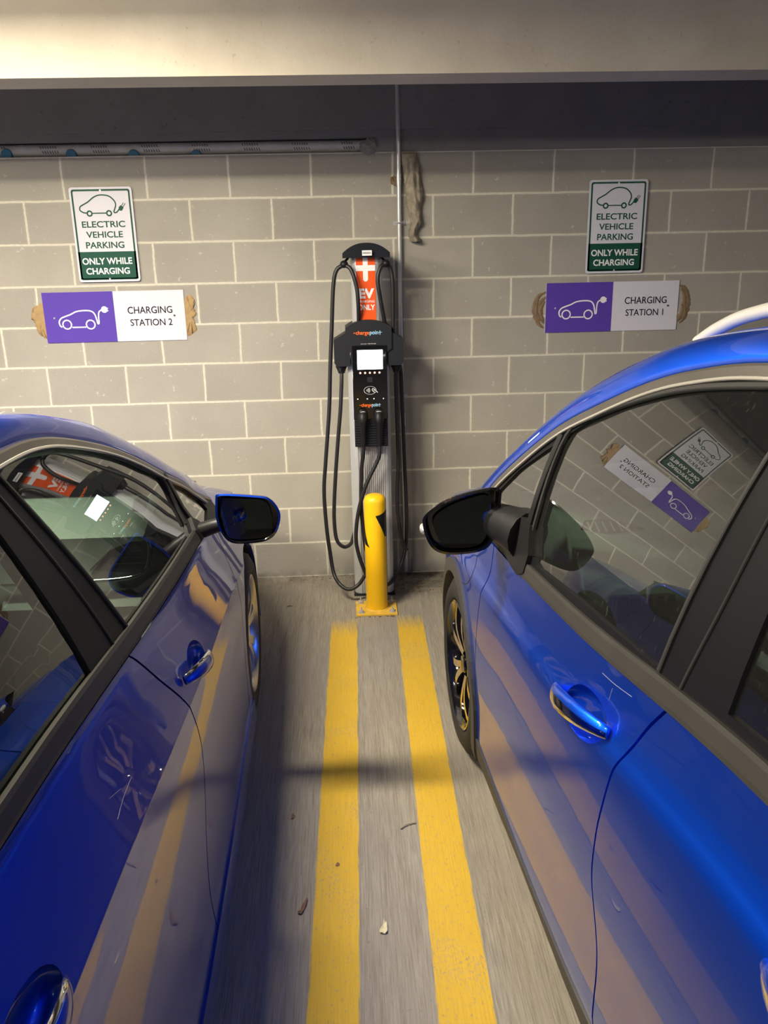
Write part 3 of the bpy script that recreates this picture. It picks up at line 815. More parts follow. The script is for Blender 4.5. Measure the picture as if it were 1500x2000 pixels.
def round_poly(poly, r, seg=4):
    out = []; n = len(poly)
    for i in range(n):
        p0, p1, p2 = Vector(poly[i-1]), Vector(poly[i]), Vector(poly[(i+1) % n])
        a = (p0-p1); b = (p2-p1); la, lb = a.length, b.length
        ang = a.angle(b)
        if ang > 2.8: out.append(tuple(p1)); continue
        rr = min(r, la*.45, lb*.45); A = p1+a.normalized()*rr; B = p1+b.normalized()*rr
        for k in range(seg+1):
            t = k/seg; out.append(tuple(A*(1-t)**2+p1*2*t*(1-t)+B*t*t))
    return out
def mirror_shell(parent, outline, glassline, depth, fwd_shrink, mats, armpts, arm_r, nrm=(0, 0), label=None, extra=None, taper=None, cap_split=None):
    """outline: 3-D points of the rear rim; housing bulges forwards (+y) by depth"""
    P = [Vector(p) for p in outline]; n = len(P); cen = sum(P, Vector())/n
    V = []; F = []; FM = []; R_ = 8
    # smooth rim
    Q = spline([*P, P[0]], 4)[:-1]; n = len(Q)
    for i in range(R_+1):
        q = i/R_; s_ = math.sqrt(max(0, 1-(q*.97)**2.2)); s_ = s_*(1-fwd_shrink*q)
        for p in Q:
            d = (p-cen)*s_; V.append(cen+d+Vector((taper[0]*q if taper else 0, depth*q, taper[1]*q if taper else 0)))
    for i in range(R_):
        for k in range(n):
            F.append((i*n+k, i*n+(k+1) % n, (i+1)*n+(k+1) % n, (i+1)*n+k))
            zc_ = (Q[k].z-cen.z)
            FM.append(1 if (cap_split is not None and zc_ < cap_split) else 0)
    F.append(tuple(range(R_*n, R_*n+n))); FM.append(0)
    # inner lip
    k0 = len(V)
    for p in Q: V.append(cen+(p-cen)*.93+Vector((0, -.002, 0)))
    for p in Q: V.append(cen+(p-cen)*.90+Vector((0, .032, 0)))
    for k in range(n):
        k2 = (k+1) % n
        F.append((k, k2, k0+k2, k0+k)); FM.append(0 if cap_split is None or Q[k].z-cen.z > cap_split else 1)
        F.append((k0+k, k0+k2, k0+n+k2, k0+n+k)); FM.append(1)
    F.append(tuple(range(k0+n, k0+2*n))); FM.append(1)
    o = obj('side_mirror', V, F, mats, parent, True, FM)
    bm = bmesh.new(); bm.from_mesh(o.data); bmesh.ops.recalc_face_normals(bm, faces=bm.faces)
    for e in bm.edges:
        if len(e.link_faces) == 2 and e.calc_face_angle(0) > .6: e.smooth = False
    bm.to_mesh(o.data); bm.free()
    gc_ = sum((Vector(p) for p in glassline), Vector())/len(glassline)
    g = [Vector(p)+Vector((0, .014+nrm[0]*(p[0]-gc_.x)+nrm[1]*(p[2]-gc_.z), 0)) for p in glassline]; G = spline([*g, g[0]], 4)[:-1]
    gm = MB(); gm.add(G+[p+Vector((0, .006, 0)) for p in G], [tuple(range(len(G)))]+[(i, (i+1) % len(G), len(G)+(i+1) % len(G), len(G)+i) for i in range(len(G))], 0, False)
    gm.build('mirror_glass', [M_MIRROR], o)
    am = MB().tube(armpts, arm_r, 14, 0, True, 5); am.build('mirror_arm', [M_BLACK], o)
    return o
# ------------------------------------------------------------ setting
def quad(name, vs, m, **k): return obj(name, vs, [tuple(range(len(vs)))], m, None, False, **k)
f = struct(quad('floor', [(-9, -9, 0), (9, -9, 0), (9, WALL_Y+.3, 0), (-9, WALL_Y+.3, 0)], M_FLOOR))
mb = MB().box((-9, WALL_Y, -.02), (9, WALL_Y+.19, 2.235), 0); struct(mb.build('wall_back', [M_BLOCK]))
mb = MB().box((-9, -9.2, -.02), (9, -9, 3.0), 0); struct(mb.build('wall_rear', [M_SPAN]))
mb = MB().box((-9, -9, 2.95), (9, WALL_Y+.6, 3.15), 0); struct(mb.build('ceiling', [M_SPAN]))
# spandrel above the block wall, its lower edge open over the pipe at the left
mb = MB()
mb.box((0.150, WALL_Y-.004, 2.236), (9, WALL_Y+.30, 2.97), 0)
mb.box((-9, WALL_Y-.004, 2.300), (0.1495, WALL_Y+.30, 2.97), 0)
mb.box((-9, WALL_Y-.022, 2.335), (9, WALL_Y-.0045, 2.97), 0)
mb.box((-9, WALL_Y+.12, 2.236), (0.1495, WALL_Y+.30, 2.2995), 0)
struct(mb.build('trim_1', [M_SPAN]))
# stem of the double-tee ceiling slab
def stem(name, y, zb_):
    mb = MB(); n = 2
    V = []
    for x in (-9, 9):
        V += [(x, y, zb_), (x, y+.185, zb_), (x, y+.225, 2.96), (x, y-.035, 2.96)]
    mb.add(V, [(0, 1, 2, 3), (7, 6, 5, 4), (0, 4, 5, 1), (1, 5, 6, 2), (2, 6, 7, 3), (3, 7, 4, 0)], 0, False)
    return struct(mb.build(name, [M_STEM]))
stem('trim_2', 3.25, 2.357)
stem('trim_3', -1.4, 2.357)
stem('trim_4', -3.2, 2.357)

# painted lines
def line(xa, xb, xc_, xd, y0, y1, label):
    n = 24; V = []; F = []
    for i in range(n+1):
        q = i/n; y = y1+(y0-y1)*q; V += [(xa+(xc_-xa)*q, y, .0012), (xb+(xd-xb)*q, y, .0012)]
    F = [(2*i, 2*i+2, 2*i+3, 2*i+1) for i in range(n)]
    o = obj('painted_floor_line', V, F, M_LINE, None, False)
    uv = o.data.uv_layers.new(name='UVMap')
    for p in o.data.polygons:
        for li in p.loop_indices:
            vi = o.data.loops[li].vertex_index; uv.data[li].uv = (vi % 2, (vi//2)/n*(y1-y0))
    if o.data.polygons[0].normal.z < 0: o.data.flip_normals()
    tag(o, label, 'floor marking')
# lines run from the bollard out past the camera
def ext(x1, y1, x0, y0, y): return x1+(x0-x1)*(y1-y)/(y1-y0)
line(-.121, .016, ext(-.121, 3.79, -.150, 1.5, -3), ext(.016, 3.79, -.016, 1.5, -3), -3, 3.79, 'worn yellow line on the floor running past the left side of the bollard foot')
line(.207, .343, ext(.207, 3.80, .162, 1.49, -3), ext(.343, 3.80, .307, 1.49, -3), -3, 3.81, 'worn yellow line on the floor nearest the wheel of the brighter blue car')

# ceiling lights
for i, (x, y, z, ln, wt, c) in enumerate(LIGHTS):
    R = root('ceiling_light', ['white strip light hung over the hood of the left car', 'white strip light hung over the right car', 'white strip light behind the camera on the left', 'white strip light farthest to the left'][i], 'ceiling light', (x, y, z))
    MB().box((x-ln/2-.03, y-.075, z+.045), (x+ln/2+.03, y+.075, z+.11), 0, .006).build('housing', [M_WHITEPAINT], R)
    V = []; 
    MB().box((x-ln/2, y-.065, z), (x+ln/2, y+.065, z+.044), 0, .01).build('diffuser', [M_DIFF], R)
    for sx_ in (-.45, .45): MB().tube([(x+sx_, y, z+.11), (x+sx_, y, 2.951)], .004, 8, 0, True, 0).build('hanger', [M_GALV], R)

# ------------------------------------------------------------ signs
def sign_green(x0, x1, z1, z0, label, tilt=0.0):
    yw = WALL_Y-.012
    R = root('parking_sign', label, 'sign', ((x0+x1)/2, WALL_Y, (z0+z1)/2), 'green and white parking signs')
    W, H = x1-x0, z1-z0
    def fn(u, v, d): return Vector((x0+u*W, yw-d, z1-v*H))
    pl = [(u/W, v/H) for u, v in rrect(0, 0, W, H, .014)]
    MB().prism(pl, fn, 0, .002, 0).build('panel', [M_WHITE], R)
    for zz in (z1-.06, z0+.02): MB().box(((x0+x1)/2-.02, yw, zz), ((x0+x1)/2+.02, WALL_Y, zz+.04), 0).build('spacer', [M_GALV], R)
    g = MB(); e = .0026
    a = rrect(.010, .010, W-.010, H-.010, .011); b = rrect(.0185, .0185, W-.0185, H-.0185, .006)
    n = len(a); vs = [fn(u/W, v/H, e) for u, v in a]+[fn(u/W, v/H, e) for u, v in b]
    g.add(vs, [(i, (i+1) % n, n+(i+1) % n, n+i) for i in range(n)], 0, False)
    g.add([fn(.03, .675, e), fn(.97, .675, e), fn(.97, .97, e), fn(.03, .97, e)], [(0, 1, 2, 3)], 0, False)
    g.build('green_border_and_band', [M_GREEN], R)
    s = MB()
    car = [(.262, .267), (.20, .262), (.150, .240), (.145, .215), (.165, .195), (.22, .175), (.29, .150), (.375, .108), (.46, .085), (.55, .083), (.635, .098), (.70, .137), (.725, .180), (.705, .225), (.685, .255), (.70, .268), (.735, .260), (.775, .230)]
    asp = W/H
    def st2(pts, w_, **k):
        vs, fs = stroke2d([(u*W, v*H) for u, v in pts], w_, **k); return [(a/W, b/H) for a, b in vs], fs
    flat(s, st2(car, .0062), fn, e)
    flat(s, st2([(.335, .270), (.57, .270)], .0055, straight=True), fn, e)
    for cu in (.293, .605):
        vs, fs = ring2d((cu*W, .272*H), .0078, .0150); flat(s, ([(a/W, b/H) for a, b in vs], fs), fn, e*1.05)
    flat(s, ([(.765, .215), (.80, .190), (.835, .205), (.845, .222), (.81, .250), (.775, .245)], [(0, 1, 2, 3, 4, 5)]), fn, e*1.1)
    flat(s, st2([(.815, .200), (.850, .165)], .0035, straight=True), fn, e)
    flat(s, st2([(.835, .212), (.880, .172)], .0035, straight=True), fn, e)
    s.build('car_symbol', [M_GREEN], R)
    for txt, (a, b_, c_, d_) in (('ELECTRIC', (.148, .352, .845, .420)), ('VEHICLE', (.198, .460, .790, .528)), ('PARKING', (.175, .570, .795, .640))):
        t = MB(); flat(t, text2d(txt, (a, d_, c_, b_), .020), fn, e); t.build('lettering', [M_GREEN], R)
    for txt, (a, b_, c_, d_) in (('ONLY WHILE', (.085, .740, .895, .812)), ('CHARGING', (.130, .848, .840, .918))):
        t = MB(); flat(t, text2d(txt, (a, d_, c_, b_), .024), fn, e*1.4); t.build('lettering', [M_WHT], R)
    for v in (.035, .968): MB().lathe([(0, .0001), (.0, .004), (-.003, .0045), (-.003, 0)], fn(.5, v, .0), (0, 1, 0), 12).build('screw', [M_GALV], R)
    return R
sign_green(-1.337, -1.031, 2.094, 1.645, 'green and white electric vehicle parking sign left of the charging post')
sign_green(1.255, 1.556, 2.087, 1.634, 'green and white electric vehicle parking sign right of the charging post')
def sign_purple(x0, x1, z1, z0, num, label):
    yw = WALL_Y-.006
    R = root('station_sign', label, 'sign', ((x0+x1)/2, WALL_Y, (z0+z1)/2), 'purple and white station signs')
    W, H = x1-x0, z1-z0
    def fn(u, v, d): return Vector((x0+u*W, yw-d, z1-v*H))
    MB().box((x0, yw, z0), (x1, WALL_Y+.001, z1), 0).build('panel', [M_WHITE], R)
    e = .0008
    MB().add([fn(0, 0, e), fn(.5, 0, e), fn(.5, 1, e), fn(0, 1, e)], [(0, 1, 2, 3)], 0, False).build('purple_half', [M_PURP], R)
    s = MB()
    def px(x, y): u = (x-(127-.038*(y-1000)))/1213; v = (y-(1000-.018*(x-127)))/445; return u, v
    def st(pts, w_, **k):
        vs, fs = stroke2d([(u*W, v*H) for u, v in [px(*p) for p in pts]], w_, **k); return [(a/W, b/H) for a, b in vs], fs
    flat(s, st([(258, 1305), (242, 1288), (240, 1255), (262, 1225), (300, 1208), (345, 1192), (400, 1166), (470, 1157), (525, 1162), (553, 1188), (565, 1240), (569, 1272), (580, 1268), (583, 1225), (590, 1180), (604, 1160), (625, 1152)], .0068), fn, e*2)
    flat(s, st([(345, 1306), (465, 1304)], .0064, straight=True), fn, e*2)
    for cx_ in (304, 506):
        u, v = px(cx_, 1281); vs, fs = ring2d((u*W, v*H), .0185, .0252); flat(s, ([(a/W, b/H) for a, b in vs], fs), fn, e*2.4)
    u, v = px(643, 1149); vs, fs = disc2d((u*W, v*H), .0165); flat(s, ([(a/W, b/H) for a, b in vs], fs), fn, e*2.2)
    for yy in (1138, 1160): flat(s, st([(650, yy), (676, yy)], .0048, straight=True), fn, e*2)
    s.build('car_symbol', [M_WHT], R)
    t = MB()
    def bx(x0_, y0_, x1_, y1_): a = px(x0_, y0_); b = px(x1_, y1_); return (a[0], b[1], b[0], a[1])
    a = px(840, 1186); b = px(1228, 1122); flat(t, text2d('CHARGING', (a[0], a[1]+.006, b[0], b[1]-.006), .006), fn, e*2); t.build('lettering', [M_INK], R); t = MB()
    a = px(850, 1294); b = px(1200 if num == 1 else 1216, 1233); flat(t, text2d('STATION %d' % num, (a[0], a[1]+.006, b[0], b[1]-.006), .006), fn, e*2)
    t.build('lettering', [M_INK], R)
    for (sx_, sy_2) in ((1240, 1204), (204, 1224)):
        u, v = px(sx_, sy_2); MB().lathe([(-.002, 0), (-.002, .0045), (.0, .005)], fn(u, v, .002), (0, 1, 0), 12).build('screw', [M_GALV if sx_ < 500 else M_CLAD], R)
    return R
sign_purple(-1.540, -.8245, 1.598, 1.346, 2, 'purple and white sign reading charging station 2')
sign_purple(1.057, 1.762, 1.590, 1.337, 1, 'purple and white sign reading charging station 1')
# dried adhesive beside the station signs
def blob(pts, m, label, group):
    cx_ = sum(p[0] for p in pts)/len(pts); cz = sum(p[1] for p in pts)/len(pts)
    Q = spline([(a, 0, b) for a, b in pts+[pts[0]]], 6)[:-1]
    rnd = random.Random(int(cx_*100)); Q = [Vector((p.x+rnd.uniform(-.004, .004), 0, p.z+rnd.uniform(-.004, .004))) for p in Q]
    n = len(Q); V = []; F = []
    for i, (s_, d) in enumerate(((1.0, .0), (.93, .003), (.75, .0045), (.4, .004))):
        for p in Q: V.append((cx_+(p.x-cx_)*s_, WALL_Y-.0005-d-rnd.uniform(0, .001), cz+(p.z-cz)*s_))
    for i in range(3): F += [(i*n+k, i*n+(k+1) % n, (i+1)*n+(k+1) % n, (i+1)*n+k) for k in range(n)]
    F.append(tuple(range(3*n, 4*n)))
    o = obj('adhesive_residue', V, F, m, None, True, loc=(cx_, WALL_Y, cz))
    tag(o, label, 'adhesive residue', group)
blob([(-1.537, 1.550), (-1.570, 1.535), (-1.600, 1.515), (-1.606, 1.47), (-1.592, 1.44), (-1.585, 1.40), (-1.560, 1.378), (-1.53, 1.37)], M_TAN, 'tan dried glue smear at the left edge of the station 2 sign', 'glue smears')
blob([(-.828, 1.545), (-.800, 1.572), (-.775, 1.560), (-.772, 1.535), (-.785, 1.51), (-.766, 1.48), (-.785, 1.45), (-.772, 1.40), (-.80, 1.372), (-.83, 1.38)], M_TAN, 'tan dried glue smear at the right edge of the station 2 sign', 'glue smears')
def smear(strokes, m, label, group):
    mb = MB(); rnd = random.Random(len(strokes[0]))
    cx_ = strokes[0][0][0]; cz = strokes[0][0][1]
    for j, st in enumerate(strokes):
        P = spline([(a, 0, b) for a, b in st], 8); n = len(P); V = []
        for i in range(n):
            t = (P[min(i+1, n-1)]-P[max(i-1, 0)]).normalized(); q = Vector((-t.z, 0, t.x)); w_ = (.004+.010*math.sin(PI*min(1, max(0, i/(n-1)))))*(1+rnd.uniform(-.25, .25))
            d0 = .0010+.0009*j
            V += [Vector((P[i].x+q.x*w_, WALL_Y-.0003, P[i].z+q.z*w_)), Vector((P[i].x+q.x*w_*.5, WALL_Y-d0-.002, P[i].z+q.z*w_*.5)), Vector((P[i].x-q.x*w_*.5, WALL_Y-d0-.002, P[i].z-q.z*w_*.5)), Vector((P[i].x-q.x*w_, WALL_Y-.0003, P[i].z-q.z*w_))]
        mb.add(V, [(i*4+k, i*4+k+1, (i+1)*4+k+1, (i+1)*4+k) for i in range(n-1) for k in range(3)], 0, True)
    o = mb.build('adhesive_residue', [m], loc=(cx_, WALL_Y, cz)); tag(o, label, 'adhesive residue', group)
smear([[(1.058, 1.545), (1.020, 1.525), (1.000, 1.48), (1.003, 1.43), (1.022, 1.385), (1.050, 1.36)], [(1.058, 1.520), (1.034, 1.50), (1.020, 1.46), (1.026, 1.42), (1.052, 1.385)], [(1.050, 1.50), (1.030, 1.46), (1.035, 1.42), (1.052, 1.40)], [(1.012, 1.50), (1.008, 1.44), (1.030, 1.40)]], M_BROWN, 'brown dried glue smear at the left edge of the station 1 sign', 'glue smears')
smear([[(1.762, 1.565), (1.795, 1.55), (1.815, 1.50), (1.817, 1.45), (1.806, 1.40), (1.780, 1.37)], [(1.775, 1.550), (1.797, 1.51), (1.800, 1.45), (1.792, 1.41), (1.770, 1.385)], [(1.785, 1.47), (1.795, 1.43), (1.776, 1.40), (1.768, 1.38)], [(1.80, 1.47), (1.806, 1.43), (1.795, 1.395)]], M_BROWN, 'brown dried glue smear at the right edge of the station 1 sign', 'glue smears')

# white pipe lying in the gap over the wall, blue caps under it
pr = MB().tube([(-9, WALL_Y+.045, 2.268), (.135, WALL_Y+.045, 2.268)], .029, 20, 0, True, 0).build('plastic_pipe', [M_PVC])
tag(pr, 'dusty white plastic pipe lying on top of the block wall under the concrete', 'pipe')
for gx in [-1.95+.245*k for k in range(9)]:
    mk = MB()
    for j in range(7):
        x = gx+j*.012
        if x > .06: continue
        y0_ = WALL_Y+.045-.0295
        mk.add([(x, y0_+.002, 2.285), (x+.0035, y0_+.002, 2.285), (x+.0185, y0_+.0005, 2.252), (x+.015, y0_+.0005, 2.252)], [(0, 1, 2, 3)], 0, False)
    if mk.v: mk.build('printed_marks', [M_DKGREY], pr)['label'] = 'slanted rows of dark print'
for k, (x, zt) in enumerate(((-1.62, 2.262), (-1.31, 2.256), (-1.008, 2.250), (-.706, 2.244))):
    o = MB().lathe([(-.006, .0), (-.006, .024), (0, .027), (.02, .027)], (x, WALL_Y+.012, zt-.012), (0, 1, 0), 28).build('blue_cap', [M_BLUECAP], loc=(x, WALL_Y, 2.24))
    tag(o, ['round blue cap peeking over the wall at the far left', 'round blue cap peeking over the wall, second from the left', 'round blue cap peeking over the wall right of the left parking sign', 'round blue cap peeking over the wall nearest the conduit'][k], 'pipe cap', 'blue caps on top of the wall')
# mortar lump at pipe end
bm = bmesh.new(); bmesh.ops.create_icosphere(bm, subdivisions=4, radius=.045)
rnd = random.Random(5)
from mathutils import noise as mnoise
for v in bm.verts:
    d = mnoise.noise(v.co*40)*.35+mnoise.noise(v.co*90)*.2; v.co = v.co*(1+d); v.co.y *= .35; v.co.z *= .8
me = bpy.data.meshes.new('mortar_lump'); bm.to_mesh(me); bm.free(); me.materials.append(M_SPAN)
o = bpy.data.objects.new('mortar_lump', me); COL.objects.link(o); o.location = (.150, WALL_Y-.004, 2.262); tag(o, 'rough grey mortar lump at the end of the white pipe', 'mortar')

# conduit
cx0 = .290
R = root('electrical_conduit', 'galvanised conduit running up the wall right of the charging post', 'conduit', (cx0, WALL_Y, 0))
yc_ = WALL_Y-.022
MB().tube([(cx0+.012, yc_, .02), (cx0+.008, yc_, .5), (cx0, yc_, 1.2), (cx0, yc_, 2.3), (cx0-.001, yc_, 2.55), (cx0-.001, yc_-.03, 2.72), (cx0, yc_-.12, 2.82), (cx0, yc_-.3, 2.86), (cx0, yc_-.9, 2.87)], .0115, 16, 0, True, 8).build('pipe', [M_GALV], R)
MB().tube([(cx0+.004, yc_, .86), (cx0+.004, yc_, .93)], .0150, 16, 0, True, 0).build('coupling', [M_GALV], R)
MB().tube([(cx0, yc_, 2.08), (cx0, yc_, 2.13)], .0135, 16, 0, True, 0).sphere((cx0+.006, yc_-.012, 2.105), .006).build('coupling', [M_GALV], R)
for z in (1.02, 1.9): MB().box((cx0-.03, WALL_Y-.004, z-.01), (cx0+.03, WALL_Y, z+.01), 0).tube([(cx0-.014, WALL_Y-.004, z), (cx0-.013, yc_-.012, z), (cx0+.013, yc_-.012, z), (cx0+.014, WALL_Y-.004, z)], .003, 8, 0, True, 4).build('strap', [M_GALV], R)

# hanging rag of plastic and foam
V = []; F = []; rows_ = 64; cols_ = 16
prof = [(2.225, .300, .380), (2.16, .310, .395), (2.10, .318, .405), (2.05, .325, .410), (2.00, .327, .408), (1.95, .338, .400), (1.90, .350, .400), (1.865, .340, .385), (1.84, .338, .375), (1.815, .342, .400)]
for i in range(rows_+1):
    z = 2.225-(2.225-1.808)*i/rows_
    for j in range(len(prof)-1):
        if prof[j][0] >= z >= prof[j+1][0] or j == len(prof)-2: 
            t = (prof[j][0]-z)/(prof[j][0]-prof[j+1][0]); xl = prof[j][1]+(prof[j+1][1]-prof[j][1])*t; xr = prof[j][2]+(prof[j+1][2]-prof[j][2])*t; break
    for k in range(cols_+1):
        u = k/cols_; x = xl+(xr-xl)*u
        fold = mnoise.noise(Vector((x*45, z*16, 1.3)))*.022+mnoise.noise(Vector((x*120, z*60, 4)))*.008
        edge_ = (mnoise.noise(Vector((z*70, u*3, 2)))*.008 if k in (0, cols_) else 0)
        V.append((x+edge_, WALL_Y-.014-.030*math.sin(PI*u)*min(1, .4+i/25)+fold*min(1, .2+i/20), z+mnoise.noise(Vector((x*80, 3, i*.2)))*.006))
for i in range(rows_):
    for k in range(cols_): a = i*(cols_+1)+k; F.append((a, a+1, a+cols_+2, a+cols_+1))
o = obj('torn_plastic_sheet', V, F, M_FOAM, None, True, loc=(.36, WALL_Y, 2.0)); md = o.modifiers.new('t', 'SOLIDIFY'); md.thickness = .002
tag(o, 'crumpled dirty plastic scrap hanging on the wall beside the conduit', 'debris')
bm = bmesh.new(); bmesh.ops.create_icosphere(bm, subdivisions=3, radius=.016)
for v in bm.verts: v.co = v.co*(1+mnoise.noise(v.co*90)*.7); v.co.z *= 1.2
me = bpy.data.meshes.new('dirt_clump'); bm.to_mesh(me); bm.free(); me.materials.append(M_BROWN)
o = bpy.data.objects.new('dirt_clump', me); COL.objects.link(o); o.location = (.268, WALL_Y-.012, 2.10); tag(o, 'small brown clump stuck to the wall left of the conduit', 'debris')

# ------------------------------------------------------------ bollard
R = root('bollard', 'yellow steel bollard with black arrow marks in front of the charger', 'bollard', (.117, 3.90, 0))
br, bx_, by_ = .0545, .117, 3.90
MB().lathe([(.009, br), (.575, br), (.590, br*.985), (.603, br*.90), (.612, br*.72), (.618, br*.42), (.620, 0)], (bx_, by_, 0), (0, 0, 1), 56).build('post', [M_YEL], R)
MB().box((.008, 3.812, 0.0), (.218, 3.990, .010), 0, .002).build('base_plate', [M_YELD], R)
MB().lathe([(.009, br+.009), (.012, br+.007), (.018, br+.001)], (bx_, by_, 0), (0, 0, 1), 40).build('weld', [M_YELD], R)
for (ax_, ay_) in ((.035, 3.840), (.193, 3.842), (.033, 3.965), (.195, 3.965)):
    b_ = MB().lathe([(.010, .017), (.013, .017), (.013, .0115)], (ax_, ay_, 0), (0, 0, 1), 20)
    b_.lathe([(.013, .0115), (.022, .0115), (.022, .004), (.040, .004), (.040, 0)], (ax_, ay_, 0), (0, 0, 1), 6)
    b_.build('anchor_bolt', [M_GALV], R)
dk = MB()
def onpost(a, z): return Vector((bx_+(br+.0006)*math.sin(a), by_-(br+.0006)*math.cos(a), z))
def arrow(poly):
    """poly in (angle, z), cut into narrow slices so that it hugs the post"""
    bm = bmesh.new(); vs = [bm.verts.new((a, z, 0)) for a, z in poly]; bm.faces.new(vs)
    for i in range(-30, 31): bmesh.ops.bisect_plane(bm, geom=bm.verts[:]+bm.edges[:]+bm.faces[:], dist=1e-6, plane_co=(i*.1, 0, 0), plane_no=(1, 0, 0))
    bm.verts.index_update(); dk.add([onpost(v.co.x, v.co.y) for v in bm.verts], [[v.index for v in f.verts] for f in bm.faces], 0, True); bm.free()
arrow([(.00, .520), (.40, .524), (1.5, .545), (1.5, .40), (.95, .405)])
arrow([(-1.75, .56), (-1.5, .50), (-1.15, .425), (-.85, .375), (-.55, .345), (-.62, .352), (-1.3, .365), (-1.75, .40)])
dk.build('black_arrow_marks', [M_BLACK], R)

# ------------------------------------------------------------ charging post
R = root('charging_station', 'two-cable electric vehicle charging post with lit screen against the wall', 'charging station', (.110, 4.2, 0))
cxm = .111
# column extrusion with flutes on its front
def column(z0, z1, w_, yf_, yb_, name, fl=True):
    pts = []; hw = w_/2
    pts += [(-hw, yb_), (-hw, yf_+.035), (-hw+.006, yf_+.018), (-hw+.020, yf_+.006), (-hw+.030, yf_+.002)]
    if fl:
        n = 14; a = -hw+.034; b = hw-.034
        for i in range(n):
            u0 = a+(b-a)*i/n; wd_ = (b-a)/n
            pts += [(u0, yf_), (u0+wd_*.62, yf_), (u0+wd_*.66, yf_+.007), (u0+wd_*.96, yf_+.007)]
    else: pts += [(-hw+.034, yf_), (hw-.034, yf_)]
    pts += [(hw-.030, yf_+.002), (hw-.020, yf_+.006), (hw-.006, yf_+.018), (hw, yf_+.035), (hw, yb_)]
    return MB().prism([(p[0]+cxm, p[1]) for p in pts], lambda u, v, d: Vector((u, v, d)), z0, z1, 0).build(name, [M_ALU], R)
column(.012, 1.26, .211, 4.085, 4.27, 'lower_column')
MB().box((cxm-.11, 4.08, 0), (cxm+.11, 4.275, .0125), 0, .003).build('base_plate', [M_DKGREY], R)
column(1.25, 1.735, .150, 4.095, 4.23, 'upper_column', False)
# curved decal on the upper column
dc = MB(); 
def upl(u, v, d): return Vector((.060+u*.092, 4.0945-d, 1.735-v*.295))
dc.add([upl(0, 0, 0), upl(1, 0, 0), upl(1, 1, 0), upl(0, 1, 0)], [(0, 1, 2, 3)], 0, False)
dco = dc.build('orange_decal', [M_ORANGE], R)
dw = MB()
def rr2(u0, v0, u1, v1): return ([(u0, v0), (u1, v0), (u1, v1), (u0, v1)], [(0, 1, 2, 3)])
flat(dw, rr2(0.0, .115, 1.0, .205), upl, .0006); flat(dw, rr2(.36, 0, .62, .33), upl, .0007)
vs, fs = disc2d((.49, .33), .13); flat(dw, ([(a, .33+(b-.33)*.32) for a, b in vs], fs), upl, .0006)
flat(dw, text2d('EV', (.10, .64, .93, .48), .05), upl, .0007)
flat(dw, text2d('CHARGING', (.06, .705, .93, .665), .01), upl, .0007)
flat(dw, text2d('ONLY', (.06, .825, .95, .735), .03), upl, .0007)
dw.build('decal_lettering', [M_WHT], dco)
# cap
hw = .1125; cp_ = []
for i in range(21):
    t = -1+2*i/20; cp_.append((cxm-.001+hw*t, 1.757+.045*(1-abs(t)**2.3)))
cp_ = [(cxm-.001-hw, 1.735)]+[(cxm-.001-hw, 1.750)]+cp_+[(cxm-.001+hw, 1.750), (cxm-.001+hw, 1.735)]
mb = MB().prism(cp_, lambda u, v, d: Vector((u, d+.02*((u-cxm)/hw)**2, v)), 4.035, 4.25, 0, True); mb.build('top_cap', [M_DKGREY], R)
lb = MB().add([(cxm-.021, 4.0335, 1.744), (cxm+.025, 4.0335, 1.744), (cxm+.025, 4.0335, 1.768), (cxm-.021, 4.0335, 1.768)], [(0, 1, 2, 3)], 0, False).build('cap_label', [M_WHT], R)
lt = MB(); rnd = random.Random(9)
for k in range(16): lt.add([(cxm-.017+k*.0024, 4.0331, 1.752), (cxm-.0158+k*.0024, 4.0331, 1.752), (cxm-.0158+k*.0024, 4.0331, 1.760), (cxm-.017+k*.0024, 4.0331, 1.760)], [(0, 1, 2, 3)], 0, False)
lt.build('bar_code_print', [M_INK], lb)
# head housing
hp = [(cxm-.112, 1.31), (cxm-.112, 1.395)]
for i in range(15):
    t = -1+2*i/14; hp.append((cxm+.112*t, 1.412+.036*(1-abs(t)**2.2)))
hp += [(cxm+.112, 1.395), (cxm+.112, 1.31), (cxm+.088, 1.295), (cxm+.088, 1.245), (cxm+.090, 1.240), (cxm-.090, 1.240), (cxm-.088, 1.245), (cxm-.088, 1.295)]
mb = MB().prism(hp, lambda u, v, d: Vector((u, d, v)), 4.045, 4.24, 0); mb.build('head_housing', [M_DKGREY], R)
for sg in (-1, 1):
    e = cxm+sg*.112; o_ = cxm+sg*.170
    poly = [(e-sg*.02, 1.388), (e, 1.388), (o_, 1.355), (o_, 1.245), (o_-sg*.012, 1.228), (e-sg*.02, 1.228)]
    if sg > 0: poly = poly[::-1]
    MB().prism(poly, lambda u, v, d: Vector((u, d, v)), 4.055, 4.20, 0).build('cable_entry_box', [M_DKGREY], R)
    g = MB(); gx = cxm+sg*.137
    g.lathe([(1.230, .028), (1.215, .028), (1.213, .024), (1.207, .024), (1.205, .021), (1.199, .021), (1.197, .018), (1.188, .017)], (gx, 4.12, 0), (0, 0, 1), 18); g.build('cable_gland', [M_BLACK], R)
